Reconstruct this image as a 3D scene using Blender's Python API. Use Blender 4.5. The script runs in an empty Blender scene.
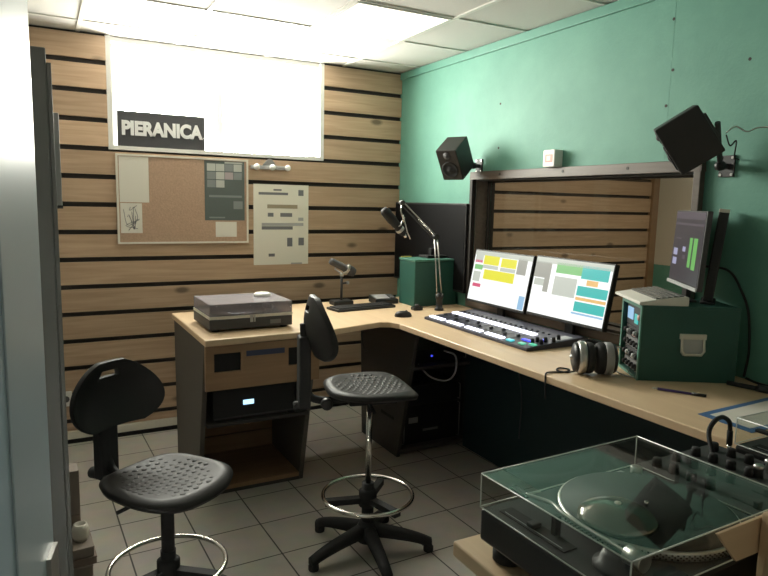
import bpy, bmesh, math, random
from mathutils import Vector, Matrix, Euler
random.seed(7)
S = bpy.context.scene
COL = S.collection
R = math.radians
PI = math.pi

# ------------------------------------------------------------------ materials
def new_mat(name):
    m = bpy.data.materials.new(name); m.use_nodes = True
    nt = m.node_tree
    return m, nt, nt.nodes['Principled BSDF']

def plain(name, col, rough=.5, metal=0., spec=.5, emit=None, estr=0., coat=0., vary=0., bump=0., scale=30., trans=0.):
    m, nt, b = new_mat(name)
    b.inputs['Base Color'].default_value = (*col, 1)
    b.inputs['Roughness'].default_value = rough
    b.inputs['Metallic'].default_value = metal
    b.inputs['Specular IOR Level'].default_value = spec
    if coat: b.inputs['Coat Weight'].default_value = coat
    if trans: b.inputs['Transmission Weight'].default_value = trans
    if emit:
        b.inputs['Emission Color'].default_value = (*emit, 1); b.inputs['Emission Strength'].default_value = estr
    if vary or bump:
        tc = nt.nodes.new('ShaderNodeTexCoord')
        n = nt.nodes.new('ShaderNodeTexNoise'); n.inputs['Scale'].default_value = scale; n.inputs['Detail'].default_value = 4
        nt.links.new(tc.outputs['Object'], n.inputs['Vector'])
        if vary:
            mx = nt.nodes.new('ShaderNodeMix'); mx.data_type = 'RGBA'
            mx.inputs[6].default_value = (*[c * (1 - vary) for c in col], 1)
            mx.inputs[7].default_value = (*[min(1, c * (1 + vary)) for c in col], 1)
            nt.links.new(n.outputs['Fac'], mx.inputs[0]); nt.links.new(mx.outputs[2], b.inputs['Base Color'])
        if bump:
            bp = nt.nodes.new('ShaderNodeBump'); bp.inputs['Strength'].default_value = bump; bp.inputs['Distance'].default_value = .01
            nt.links.new(n.outputs['Fac'], bp.inputs['Height']); nt.links.new(bp.outputs['Normal'], b.inputs['Normal'])
    return m

def emission(name, col, s):
    m, nt, b = new_mat(name)
    b.inputs['Base Color'].default_value = (.02, .02, .02, 1)
    b.inputs['Emission Color'].default_value = (*col, 1); b.inputs['Emission Strength'].default_value = s
    b.inputs['Roughness'].default_value = .3
    return m

def wood(name, c1, c2, rough=.5, axis=0, grain=1., island=True, knots=True, coat=0.):
    m, nt, b = new_mat(name)
    N, L = nt.nodes, nt.links
    tc = N.new('ShaderNodeTexCoord'); mp = N.new('ShaderNodeMapping')
    sc = [22 * grain] * 3; sc[axis] = 1.2 * grain
    mp.inputs['Scale'].default_value = sc
    L.new(tc.outputs['Object'], mp.inputs['Vector'])
    n = N.new('ShaderNodeTexNoise'); n.inputs['Scale'].default_value = 2.; n.inputs['Detail'].default_value = 5; n.inputs['Distortion'].default_value = .6
    L.new(mp.outputs['Vector'], n.inputs['Vector'])
    ramp = N.new('ShaderNodeValToRGB')
    ramp.color_ramp.elements[0].position = .3; ramp.color_ramp.elements[0].color = (*c1, 1)
    ramp.color_ramp.elements[1].position = .72; ramp.color_ramp.elements[1].color = (*c2, 1)
    L.new(n.outputs['Fac'], ramp.inputs['Fac'])
    out = ramp.outputs['Color']
    if island:
        g = N.new('ShaderNodeNewGeometry')
        hs = N.new('ShaderNodeHueSaturation')
        mr = N.new('ShaderNodeMapRange'); mr.inputs['To Min'].default_value = .82; mr.inputs['To Max'].default_value = 1.14
        L.new(g.outputs['Random Per Island'], mr.inputs['Value']); L.new(mr.outputs['Result'], hs.inputs['Value'])
        L.new(out, hs.inputs['Color']); out = hs.outputs['Color']
    if knots:
        mp2 = N.new('ShaderNodeMapping'); s2 = [5.2] * 3; s2[axis] = 2.4; mp2.inputs['Scale'].default_value = s2
        L.new(tc.outputs['Object'], mp2.inputs['Vector'])
        v = N.new('ShaderNodeTexVoronoi'); v.inputs['Scale'].default_value = 1.
        L.new(mp2.outputs['Vector'], v.inputs['Vector'])
        mr2 = N.new('ShaderNodeMapRange'); mr2.inputs['From Min'].default_value = .07; mr2.inputs['From Max'].default_value = .15
        mr2.inputs['To Min'].default_value = .38; mr2.inputs['To Max'].default_value = 1.
        L.new(v.outputs['Distance'], mr2.inputs['Value'])
        mx = N.new('ShaderNodeMix'); mx.data_type = 'RGBA'; mx.blend_type = 'MULTIPLY'; mx.inputs[0].default_value = 1
        L.new(out, mx.inputs[6]); L.new(mr2.outputs['Result'], mx.inputs[7]); out = mx.outputs[2]
    L.new(out, b.inputs['Base Color'])
    b.inputs['Roughness'].default_value = rough
    if coat: b.inputs['Coat Weight'].default_value = coat
    bp = N.new('ShaderNodeBump'); bp.inputs['Strength'].default_value = .08; bp.inputs['Distance'].default_value = .01
    L.new(n.outputs['Fac'], bp.inputs['Height']); L.new(bp.outputs['Normal'], b.inputs['Normal'])
    return m

def clear(name, tint=(.97, .98, .97), refl=1., rough=.0):
    m = bpy.data.materials.new(name); m.use_nodes = True
    nt = m.node_tree; nt.nodes.clear(); N, L = nt.nodes, nt.links
    o = N.new('ShaderNodeOutputMaterial'); mix = N.new('ShaderNodeMixShader')
    t = N.new('ShaderNodeBsdfTransparent'); t.inputs['Color'].default_value = (*tint, 1)
    g = N.new('ShaderNodeBsdfGlossy'); g.inputs['Roughness'].default_value = rough; g.inputs['Color'].default_value = (refl, refl, refl, 1)
    lw = N.new('ShaderNodeLayerWeight'); lw.inputs['Blend'].default_value = .5
    pw = N.new('ShaderNodeMath'); pw.operation = 'POWER'; pw.inputs[1].default_value = 5
    f = N.new('ShaderNodeMath'); f.operation = 'MULTIPLY_ADD'; f.inputs[1].default_value = .65; f.inputs[2].default_value = .026
    L.new(lw.outputs['Facing'], pw.inputs[0]); L.new(pw.outputs[0], f.inputs[0])
    L.new(f.outputs[0], mix.inputs['Fac']); L.new(t.outputs['BSDF'], mix.inputs[1]); L.new(g.outputs['BSDF'], mix.inputs[2])
    L.new(mix.outputs['Shader'], o.inputs['Surface'])
    return m

def frosted(name):
    m = clear(name, (.86, .85, .88), 1., .12)
    nt = m.node_tree; N, L = nt.nodes, nt.links
    o = [n for n in N if n.type == 'OUTPUT_MATERIAL'][0]; mx = [n for n in N if n.type == 'MIX_SHADER'][0]
    d = N.new('ShaderNodeBsdfDiffuse'); d.inputs['Color'].default_value = (.40, .37, .39, 1)
    m2 = N.new('ShaderNodeMixShader'); m2.inputs['Fac'].default_value = .42
    L.new(mx.outputs['Shader'], m2.inputs[1]); L.new(d.outputs['BSDF'], m2.inputs[2]); L.new(m2.outputs['Shader'], o.inputs['Surface'])
    return m

def floor_mat(name, T, fx, fy, a):
    m, nt, b = new_mat(name); N, L = nt.nodes, nt.links
    tc = N.new('ShaderNodeTexCoord'); mp = N.new('ShaderNodeMapping'); mp.vector_type = 'TEXTURE'
    mp.inputs['Location'].default_value = (fx, fy, 0); mp.inputs['Rotation'].default_value = (0, 0, a)
    L.new(tc.outputs['Object'], mp.inputs['Vector'])
    br = N.new('ShaderNodeTexBrick'); br.offset = 0; br.squash = 1
    br.inputs['Scale'].default_value = 1; br.inputs['Brick Width'].default_value = T; br.inputs['Row Height'].default_value = T
    br.inputs['Mortar Size'].default_value = .0038; br.inputs['Mortar Smooth'].default_value = .15
    br.inputs['Color1'].default_value = (.47, .43, .375, 1); br.inputs['Color2'].default_value = (.43, .395, .345, 1)
    br.inputs['Mortar'].default_value = (.035, .03, .026, 1)
    L.new(mp.outputs['Vector'], br.inputs['Vector'])
    n = N.new('ShaderNodeTexNoise'); n.inputs['Scale'].default_value = 9; n.inputs['Detail'].default_value = 6
    L.new(tc.outputs['Object'], n.inputs['Vector'])
    mx = N.new('ShaderNodeMix'); mx.data_type = 'RGBA'; mx.blend_type = 'MULTIPLY'; mx.inputs[0].default_value = .35
    L.new(br.outputs['Color'], mx.inputs[6]); L.new(n.outputs['Color'], mx.inputs[7])
    hs = N.new('ShaderNodeHueSaturation'); hs.inputs['Saturation'].default_value = .8; hs.inputs['Value'].default_value = 1.15
    L.new(mx.outputs[2], hs.inputs['Color']); L.new(hs.outputs['Color'], b.inputs['Base Color'])
    b.inputs['Roughness'].default_value = .42
    bp = N.new('ShaderNodeBump'); bp.inputs['Strength'].default_value = .35; bp.inputs['Distance'].default_value = .002; bp.invert = True
    L.new(br.outputs['Fac'], bp.inputs['Height']); L.new(bp.outputs['Normal'], b.inputs['Normal'])
    return m

def teal_wall(name, c1, c2):
    m, nt, b = new_mat(name); N, L = nt.nodes, nt.links
    tc = N.new('ShaderNodeTexCoord')
    n = N.new('ShaderNodeTexNoise'); n.inputs['Scale'].default_value = 2.2; n.inputs['Detail'].default_value = 8; n.inputs['Roughness'].default_value = .62
    L.new(tc.outputs['Object'], n.inputs['Vector'])
    ramp = N.new('ShaderNodeValToRGB')
    ramp.color_ramp.elements[0].position = .3; ramp.color_ramp.elements[0].color = (*c1, 1)
    ramp.color_ramp.elements[1].position = .7; ramp.color_ramp.elements[1].color = (*c2, 1)
    L.new(n.outputs['Fac'], ramp.inputs['Fac']); L.new(ramp.outputs['Color'], b.inputs['Base Color'])
    b.inputs['Roughness'].default_value = .62
    n2 = N.new('ShaderNodeTexNoise'); n2.inputs['Scale'].default_value = 60; n2.inputs['Detail'].default_value = 5
    L.new(tc.outputs['Object'], n2.inputs['Vector'])
    bp = N.new('ShaderNodeBump'); bp.inputs['Strength'].default_value = .25; bp.inputs['Distance'].default_value = .004
    L.new(n2.outputs['Fac'], bp.inputs['Height']); L.new(bp.outputs['Normal'], b.inputs['Normal'])
    return m

M = {}
M['floor'] = floor_mat('floor_tile', .3098, -1.655, -1.258, .0278)
M['ceiling'] = plain('ceiling_tile', (.62, .60, .57), .9, vary=.04, scale=120, bump=.15)
M['grid'] = plain('ceiling_grid_paint', (.66, .64, .60), .45)
M['board'] = wood('pine_board', (.41, .275, .175), (.54, .38, .255), .55, 0)
M['backing'] = plain('dark_backing', (.035, .03, .027), .9)
M['teal'] = teal_wall('teal_paint', (.098, .275, .212), (.140, .345, .268))
M['tealtrim'] = plain('teal_trim_paint', (.10, .28, .215), .5, vary=.08, scale=8)
M['white_wall'] = plain('white_wall_paint', (.55, .54, .50), .8, vary=.03, scale=6)
M['cream'] = plain('cream_paint', (.62, .55, .44), .7)
M['white'] = plain('white_plastic', (.75, .74, .71), .4)
M['offwhite'] = plain('off_white', (.66, .63, .55), .5)
M['paper'] = plain('paper', (.66, .63, .56), .8)
M['posterpaper'] = plain('poster_paper', (.72, .69, .60), .7)
M['cork'] = plain('cork', (.40, .27, .19), .9, vary=.25, scale=90, bump=.2)
M['black'] = plain('black_plastic', (.012, .012, .013), .42)
M['matte'] = plain('matte_black', (.012, .012, .013), .75)
M['gloss'] = plain('glossy_black', (.008, .008, .01), .14)
M['charcoal'] = plain('charcoal', (.05, .05, .052), .5)
M['grey'] = plain('grey_plastic', (.18, .18, .18), .5)
M['midgrey'] = plain('mid_grey', (.32, .32, .32), .5)
M['seatpu'] = plain('polyurethane', (.016, .0155, .0155), .5, spec=.3)
M['chrome'] = plain('chrome', (.72, .70, .66), .16, 1.)
M['steel'] = plain('brushed_steel', (.50, .49, .47), .34, 1.)
M['worktop'] = wood('light_worktop', (.66, .475, .30), (.73, .54, .35), .38, 1, .5, False, False)
M['worktopx'] = wood('light_board', (.56, .40, .25), (.66, .48, .31), .5, 0, .6, False, False)
M['edge'] = wood('worktop_edge', (.36, .22, .11), (.46, .29, .16), .5, 0, .6, False, False)
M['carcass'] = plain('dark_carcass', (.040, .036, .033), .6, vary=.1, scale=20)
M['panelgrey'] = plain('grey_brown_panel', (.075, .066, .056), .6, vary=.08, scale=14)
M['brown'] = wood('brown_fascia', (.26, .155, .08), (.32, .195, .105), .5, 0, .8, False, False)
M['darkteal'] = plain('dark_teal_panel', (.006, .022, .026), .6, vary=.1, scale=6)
M['casegreen'] = plain('green_painted_case', (.016, .080, .062), .48, vary=.08, scale=12, bump=.03)
M['casedge'] = plain('green_case_edge', (.07, .20, .15), .45)
M['tv'] = plain('dark_screen', (.005, .005, .006), .6, spec=.15)
M['clear'] = clear('clear_acrylic', (.955, .965, .955))
M['smoke'] = frosted('frosted_acrylic')
M['acrylic_edge'] = plain('acrylic_edge', (.62, .66, .62), .25, spec=.7)
M['glass'] = clear('pane_glass', (.90, .92, .90))
M['framewood'] = wood('window_frame_wood', (.095, .075, .06), (.14, .112, .09), .45, 1, .8, False, False)
M['framedark'] = plain('dark_frame', (.022, .018, .015), .6)
M['door'] = plain('door_paint', (.47, .58, .69), .36, spec=.55)
M['doorside'] = plain('door_stile_paint', (.47, .54, .60), .33, spec=.6)
M['cabgrey'] = plain('dark_grey_cabinet', (.17, .17, .16), .45, vary=.06, scale=10)
M['ltgrey'] = plain('light_grey', (.45, .46, .46), .4)
M['vinyl'] = plain('vinyl', (.012, .012, .013), .22)
M['slipmat'] = plain('slipmat', (.014, .016, .016), .7)
M['ttgrey'] = plain('turntable_grey', (.05, .05, .052), .45, .3)
M['ttsilver'] = plain('turntable_silver_lid', (.30, .29, .30), .3)
M['blue'] = plain('blue_paint', (.06, .15, .32), .5)
M['navy'] = plain('navy', (.04, .05, .10), .6)
M['purple'] = plain('purple_ink_barrel', (.07, .04, .22), .35)
M['darkposter'] = plain('dark_poster', (.085, .105, .10), .6)
M['postlight'] = plain('poster_light_square', (.42, .43, .40), .6)
M['postmauve'] = plain('poster_mauve_square', (.34, .29, .30), .6)
M['postmid'] = plain('poster_mid_square', (.20, .22, .22), .6)
M['ink'] = plain('ink_grey', (.16, .16, .17), .7)
M['inkbrown'] = plain('ink_brown', (.30, .25, .17), .7)
M['inklight'] = plain('ink_light', (.36, .36, .35), .7)
M['signback'] = plain('sign_black', (.05, .05, .055), .5)
M['signtext'] = plain('sign_white', (.85, .85, .85), .5)
M['yellow'] = plain('yellow_strip', (.55, .42, .10), .5)
M['red'] = plain('red_mark', (.55, .30, .26), .5)
M['key'] = plain('keycap_grey', (.13, .13, .12), .5)
M['kbbody'] = plain('keyboard_beige', (.72, .70, .64), .45)
M['brownpaper'] = plain('brown_paper', (.20, .15, .12), .7, vary=.2, scale=25)
M['tan'] = plain('grey_brown_card', (.24, .20, .17), .7, vary=.15, scale=20)
# light emitters
M['diffuser'] = emission('light_diffuser', (1., .90, .74), 3.2)
M['e_white'] = emission('led_white', (.86, .88, 1.), 2.6)
M['e_blue'] = emission('led_blue', (.06, .08, 1.), 1.2)
M['e_cyan'] = emission('led_cyan', (.10, .75, .85), .9)
M['e_green'] = emission('led_green', (.12, .70, .42), .8)
M['e_disp'] = emission('display_blue', (.45, .75, 1.), 1.8)
M['s_white'] = emission('screen_white', (.97, .99, .97), 1.05)
M['s_pale'] = emission('screen_pale', (.66, .70, .62), .85)
M['s_yellow'] = emission('screen_yellow', (.90, .86, .05), .9)
M['s_green'] = emission('screen_green', (.24, .60, .22), .9)
M['s_teal'] = emission('screen_teal', (.05, .56, .52), .9)
M['s_pink'] = emission('screen_pink', (.75, .10, .22), .9)
M['s_grey'] = emission('screen_grey', (.50, .50, .44), .75)
M['s_orange'] = emission('screen_orange', (.90, .55, .20), .9)
M['s_blue'] = emission('screen_blue', (.35, .60, .85), .9)
M['s_dark'] = emission('screen_dark', (.030, .026, .036), 1.)
M['s_darker'] = emission('screen_dark_bar', (.075, .062, .08), 1.)
M['s_meter'] = emission('screen_meter', (.16, .52, .12), .8)
M['s_lilac'] = emission('screen_lilac', (.42, .42, .62), .8)

# ------------------------------------------------------------------ mesh builder
class MB:
    def __init__(s): s.v = []; s.f = []; s.mi = []; s.sm = []; s.mats = []
    def m(s, mat):
        if mat not in s.mats: s.mats.append(mat)
        return s.mats.index(mat)
    def add(s, vs, fs, mat, smooth=False, mtx=None):
        o = len(s.v); k = s.m(mat)
        for p in vs:
            p = Vector(p)
            s.v.append(tuple(mtx @ p) if mtx else tuple(p))
        for f in fs: s.f.append([o + i for i in f]); s.mi.append(k); s.sm.append(smooth)
        return s
    def box(s, x0, x1, y0, y1, z0, z1, mat, mtx=None):
        vs = [(x, y, z) for z in (z0, z1) for y in (y0, y1) for x in (x0, x1)]
        fs = [(0, 2, 3, 1), (4, 5, 7, 6), (0, 1, 5, 4), (2, 6, 7, 3), (0, 4, 6, 2), (1, 3, 7, 5)]
        return s.add(vs, fs, mat, False, mtx)
    def prism(s, pts, a, b, mat, axis='z', mtx=None, smooth=False):
        # pts 2D polygon; extruded along axis from a to b
        def P(p, t):
            if axis == 'z': return (p[0], p[1], t)
            if axis == 'x': return (t, p[0], p[1])
            return (p[0], t, p[1])
        n = len(pts)
        vs = [P(p, a) for p in pts] + [P(p, b) for p in pts]
        fs = [tuple(range(n - 1, -1, -1)), tuple(range(n, 2 * n))]
        s.add(vs, fs, mat, False, mtx)
        vs2 = list(vs); fs2 = [(i, (i + 1) % n, n + (i + 1) % n, n + i) for i in range(n)]
        return s.add(vs2, fs2, mat, smooth, mtx)
    def lathe(s, prof, mat, n=32, mtx=None, smooth=True):
        vs = []; fs = []
        for (r, z) in prof:
            for i in range(n):
                a = 2 * PI * i / n; vs.append((r * math.cos(a), r * math.sin(a), z))
        k = len(prof)
        for j in range(k - 1):
            for i in range(n):
                fs.append((j * n + i, j * n + (i + 1) % n, (j + 1) * n + (i + 1) % n, (j + 1) * n + i))
        s.add(vs, fs, mat, smooth, mtx)
        if prof[0][0] > 1e-6: s.add([vs[i] for i in range(n)], [tuple(range(n - 1, -1, -1))], mat, False, mtx)
        if prof[-1][0] > 1e-6: s.add([vs[(k - 1) * n + i] for i in range(n)], [tuple(range(n))], mat, False, mtx)
        return s
    def cyl(s, p, q, r, mat, r2=None, n=16, smooth=True):
        p = Vector(p); q = Vector(q); d = q - p
        m = Matrix.Translation(p) @ d.to_track_quat('Z', 'Y').to_matrix().to_4x4()
        return s.lathe([(r, 0), (r if r2 is None else r2, d.length)], mat, n, m, smooth)
    def tube(s, pts, r, mat, n=8, closed=False):
        pts = [Vector(p) for p in pts]; k = len(pts); vs = []; fs = []
        up = Vector((0, 0, 1)); prev = None
        for i, p in enumerate(pts):
            if closed: t = pts[(i + 1) % k] - pts[i - 1]
            else: t = pts[min(i + 1, k - 1)] - pts[max(i - 1, 0)]
            t.normalize()
            if prev is None:
                u = t.cross(up)
                if u.length < 1e-3: u = t.cross(Vector((1, 0, 0)))
            else: u = prev - t * prev.dot(t)
            u.normalize(); prev = u; w = t.cross(u)
            rr = r[i] if isinstance(r, (list, tuple)) else r
            for j in range(n):
                a = 2 * PI * j / n; vs.append(tuple(p + u * rr * math.cos(a) + w * rr * math.sin(a)))
        for i in range(k if closed else k - 1):
            for j in range(n):
                fs.append((i * n + j, i * n + (j + 1) % n, ((i + 1) % k) * n + (j + 1) % n, ((i + 1) % k) * n + j))
        if not closed:
            fs.append(tuple(range(n - 1, -1, -1))); fs.append(tuple((k - 1) * n + j for j in range(n)))
        return s.add(vs, fs, mat, True)
    def build(s, name, parent=None, bevel=0., seg=2, sub=0, loc=None):
        me = bpy.data.meshes.new(name)
        me.from_pydata(s.v, [], s.f)
        for m in s.mats: me.materials.append(M[m] if isinstance(m, str) else m)
        for p, k, sm in zip(me.polygons, s.mi, s.sm): p.material_index = k; p.use_smooth = sm
        bm = bmesh.new(); bm.from_mesh(me)
        bmesh.ops.remove_doubles(bm, verts=bm.verts, dist=1e-6)
        bmesh.ops.recalc_face_normals(bm, faces=bm.faces)
        bm.to_mesh(me); bm.free(); me.update()
        o = bpy.data.objects.new(name, me); COL.objects.link(o)
        if parent: o.parent = parent
        if loc: o.location = loc
        if bevel:
            b = o.modifiers.new('bevel', 'BEVEL'); b.width = bevel; b.segments = seg; b.limit_method = 'ANGLE'; b.angle_limit = R(40)
        if sub:
            d = o.modifiers.new('sub', 'SUBSURF'); d.levels = sub; d.render_levels = sub
        return o

def bez(pts, n=10):
    # Catmull-Rom through the points
    pts = [Vector(p) for p in pts]; out = []
    P = [pts[0] * 2 - pts[1]] + pts + [pts[-1] * 2 - pts[-2]]
    for i in range(1, len(P) - 2):
        for k in range(n):
            t = k / n
            a, b, c, d = P[i - 1], P[i], P[i + 1], P[i + 2]
            out.append(.5 * ((2 * b) + (c - a) * t + (2 * a - 5 * b + 4 * c - d) * t * t + (3 * b - a - 3 * c + d) * t ** 3))
    out.append(pts[-1]); return out

def tag(o, label, cat, group=None, kind=None):
    o['label'] = label; o['category'] = cat
    if group: o['group'] = group
    if kind: o['kind'] = kind
    return o
def thing(name, label, cat, loc=(0, 0, 0), rz=0., group=None, rot=None):
    o = bpy.data.objects.new(name, None); COL.objects.link(o); o.empty_display_size = .05
    o.location = loc; o.rotation_euler = rot if rot else (0, 0, rz)
    return tag(o, label, cat, group)
def struct(name, mb, parent=None, **k):
    o = mb.build(name, parent, **k)
    if not parent: o['kind'] = 'structure'
    return o

# ------------------------------------------------------------------ the room
H = 2.6306
XL, YF = -2.76, -5.4
WX0, WX1, WZ0 = -2.152, -.662, 1.926          # bright window
struct('floor', MB().box(XL - .1, .14, YF - .1, .12, -.1, 0, 'floor'))
ceil = struct('ceiling', MB().box(XL - .1, .14, YF - .1, .12, H + .006, H + .1, 'ceiling'))
g = MB()
for i in range(4):
    x = -.5073 - .6 * i
    g.box(x - .012, x + .012, YF, 0, H - .002, H + .006, 'grid')
for j in range(-1, 8):
    y = -.8662 - .6 * j
    g.box(XL, 0, y - .010, y + .010, H, H + .006, 'grid')
struct('ceiling_grid', g, ceil)

def boards(mb, x0, x1, y, ztop, zbot, z0, pitch, gap, hole=None, th=.022):
    k = -2
    while True:
        zt = z0 - pitch * k - gap / 2; zb = zt - (pitch - gap); k += 1
        if zt < zbot: break
        zt2 = min(zt, ztop); zb2 = max(zb, zbot)
        if zt2 - zb2 < .004: continue
        spans = [(x0, x1)]
        if hole and zb2 < hole[3] and zt2 > hole[2]:
            if zb2 < hole[2] - .003: mb.box(hole[0], hole[1], y - th, y, zb2, hole[2], 'board')
            spans = [(x0, hole[0]), (hole[1], x1)]
        for a, b in spans: mb.box(a, b, y - th, y, zb2, zt2, 'board')
    return mb
wb = MB()
Y0 = .022
wb.box(XL - .1, WX0, Y0, Y0 + .10, 0, H + .1, 'backing'); wb.box(WX1, .0, Y0, Y0 + .10, 0, H + .1, 'backing')
wb.box(WX0, WX1, Y0, Y0 + .10, 0, WZ0, 'backing')
wall_back = struct('wall_back', wb)
struct('board_cladding', boards(MB(), XL, -.001, Y0, H, .09, 2.4587, .1774, .031, (WX0, WX1, WZ0, H + .01)), wall_back)
# window in the back wall
w = MB()
w.box(WX0, WX0 + .03, 0, .20, WZ0, H, 'white'); w.box(WX1 - .03, WX1, 0, .20, WZ0, H, 'white')
w.box(WX0 + .03, WX1 - .03, 0, .20, WZ0 - .0, WZ0 + .025, 'white'); w.box(WX0 + .03, WX1 - .03, 0.03, .20, H - .03, H, 'white')
win = struct('window_1', w)
MBp = MB().box(WX0 + .03, WX1 - .03, .13, .136, WZ0 + .025, H - .03, 'glass').build('window_pane', win)
sash = MB()
for x in (WX0 + .05, (WX0 + WX1) / 2, WX1 - .05): sash.box(x - .02, x + .02, .115, .15, WZ0 + .025, H - .03, 'white')
sash.build('window_sash', win)
bb = MB().box(XL, -.0, -.012, .020, .035, .085, 'offwhite').box(XL, -.0, .004, .020, 0, .035, 'matte')
struct('baseboard_back', bb)

# right wall with the studio window
FY0, FY1, FZ0, FZ1 = -1.03, -2.665, .99, 1.79     # opening
wr = MB(); T = .14
wr.box(0, T, FY0, .12, 0, H + .1, 'teal'); wr.box(0, T, YF - .1, FY1, 0, H + .1, 'teal')
wr.box(0, T, FY1, FY0, 0, FZ0, 'teal'); wr.box(0, T, FY1, FY0, FZ1, H + .1, 'teal')
wall_right = struct('wall_right', wr)
sc = MB()
for (y, z) in [(-2.477, 2.473), (-2.492, 2.248), (-2.47, 2.092), (-2.855, 2.231), (-1.25, 2.25), (-1.25, 1.98), (-3.3, 2.4), (-3.3, 2.1)]:
    sc.cyl((.0, y, z), (-.0015, y, z), .007, 'framedark', n=10)
sc.build('panel_screw', wall_right)
sm = MB().box(-.0006, .001, -2.4835, -2.4825, 1.85, H, 'tealtrim').build('panel_joint', wall_right)
struct('trim_1', MB().box(-.018, 0, YF, 0, H - .052, H - .0005, 'tealtrim'), bevel=.003)
# studio window: architrave, lining, dark glazing bead, glass
a = MB()
a.box(-.032, .0, FY1 - .035, FY0 + .03, FZ1, FZ1 + .048, 'framewood')
a.box(-.032, .0, FY1 - .035, FY1, FZ0, FZ1, 'framewood')
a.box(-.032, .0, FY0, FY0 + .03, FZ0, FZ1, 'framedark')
a.box(-.032, .0, FY1 - .035, FY0 + .03, FZ0 - .05, FZ0, 'framewood')
w2 = struct('window_2', a, bevel=.003)
l = MB()
l.box(0, .085, FY0 - .012, FY0, FZ0, FZ1, 'framewood'); l.box(0, .085, FY1, FY1 + .012, FZ0, FZ1, 'framewood')
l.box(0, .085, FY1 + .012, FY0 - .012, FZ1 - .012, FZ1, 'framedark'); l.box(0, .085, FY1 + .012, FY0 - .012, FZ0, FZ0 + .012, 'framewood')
l.build('window_lining', w2)
b_ = MB()
b_.box(.085, .14, FY0 - .022, FY0, FZ0, FZ1, 'framedark'); b_.box(.085, .14, FY1, FY1 + .012, FZ0, FZ1, 'framedark')
b_.box(.085, .14, FY1 + .012, FY0 - .022, FZ1 - .02, FZ1, 'framedark'); b_.box(.085, .14, FY1 + .012, FY0 - .022, FZ0, FZ0 + .02, 'framedark')
b_.build('glazing_bead', w2)
MB().box(.105, .111, FY1 + .012, FY0 - .022, FZ0 + .02, FZ1 - .02, 'glass').build('window_pane', w2)
s_ = MB()
for y in (-1.314, -1.862, -2.303): s_.cyl((-.032, y, FZ1 + .024), (-.0345, y, FZ1 + .024), .008, 'framedark', n=10)
s_.build('frame_screw', w2)

# the room beyond the glass
RX = 3.40; RY = .30
fw = MB().box(.0, RX, RY + .022, RY + .1, 0, H, 'backing').box(0, .14, .12, RY + .022, 0, H + .1, 'backing'); far = struct('wall_far', fw)
struct('board_cladding', boards(MB(), .14, RX - .09, RY + .022, H, .02, 1.745, .176, .031), far)
struct('corner_post', MB().box(RX - .09, RX, RY - .03, RY + .022, 0, H, 'brown'), far)
ws = MB().box(RX, RX + .1, -5.5, RY + .1, 1.02, H, 'cream').box(RX, RX + .1, -5.5, RY + .1, 0, 1.02, 'teal')
struct('wall_side', ws)
struct('wall_near', MB().box(.14, RX + .1, -5.6, -5.5, 0, H, 'white_wall'))
struct('floor', MB().box(.14, RX + .1, -5.6, RY + .1, -.1, 0, 'midgrey'))
struct('ceiling', MB().box(.14, RX + .1, -5.6, RY + .1, H, H + .1, 'ceiling'))

# left wall with the door standing ajar, front wall
struct('wall_left', MB().box(XL - .1, XL, YF - .1, -4.20, 0, H + .1, 'white_wall').box(XL - .1, XL, -3.36, .12, 0, H + .1, 'white_wall')
       .box(XL - .1, XL, -4.20, -3.36, 2.06, H + .1, 'white_wall').box(XL - .45, XL - .4, -4.3, -3.26, 0, 2.16, 'white_wall')
       .box(XL - .45, XL - .1, -4.3, -4.2, 0, 2.16, 'white_wall').box(XL - .45, XL - .1, -3.36, -3.26, 0, 2.16, 'white_wall').box(XL - .45, XL - .1, -4.2, -3.36, 2.06, 2.16, 'white_wall'))
struct('wall_front', MB().box(XL - .1, .14, YF - .1, YF, 0, H + .1, 'white_wall'))
struct('trim_2', MB().box(XL, XL + .02, -4.27, -4.20, 0, 2.06, 'white').box(XL, XL + .02, -3.36, -3.30, 0, 2.06, 'white').box(XL, XL + .02, -4.27, -3.30, 2.06, 2.13, 'white'))
# door leaf: hinge edge near the camera, free edge far
d0 = Vector((-2.738, -4.19, 0)); d1 = Vector((-2.571, -3.37, 0)); ang = math.atan2(d1.y - d0.y, d1.x - d0.x); LEN = (d1 - d0).length
door = MB().box(0, LEN, 0, .04, .01, 2.04, 'door').build('door_1'); door['kind'] = 'structure'
door.location = d0; door.rotation_euler = (0, 0, ang)
db = door.modifiers.new('bevel', 'BEVEL'); db.width = .004; db.segments = 2
MB().box(LEN - .22, LEN - .002, -.003, 0, .01, 2.04, 'doorside').build('door_stile', door, bevel=.001)
h = MB().box(LEN - .062, LEN - .004, -.010, -.003, .80, 1.035, 'steel')
h.tube(bez([(LEN - .035, -.012, .93), (LEN - .035, -.036, .93), (LEN - .05, -.042, .93), (LEN - .15, -.042, .928)], 6), .008, 'steel', 10)
h.build('door_handle', door)

# ceiling light panel
def ceiling_panel(x0, x1, y0, y1, label):
    t = thing('ceiling_light', label, 'light', ((x0 + x1) / 2, (y0 + y1) / 2, H))
    hx, hy = (x1 - x0) / 2, (y1 - y0) / 2
    f = MB(); q = .014
    f.box(-hx, hx, -hy, -hy + q, -.004, .005, 'white').box(-hx, hx, hy - q, hy, -.004, .005, 'white')
    f.box(-hx, -hx + q, -hy + q, hy - q, -.004, .005, 'white').box(hx - q, hx, -hy + q, hy - q, -.004, .005, 'white')
    f.build('light_frame', t)
    MB().box(-hx + q, hx - q, -hy + q, hy - q, 0, .004, 'diffuser').build('diffuser', t)
    return t
ceiling_panel(-.5073 - .588, -.5073 - .012, -.8662 - .589, -.8662 - .011, 'square ceiling light panel glowing warm white above the L-shaped desk')

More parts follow.
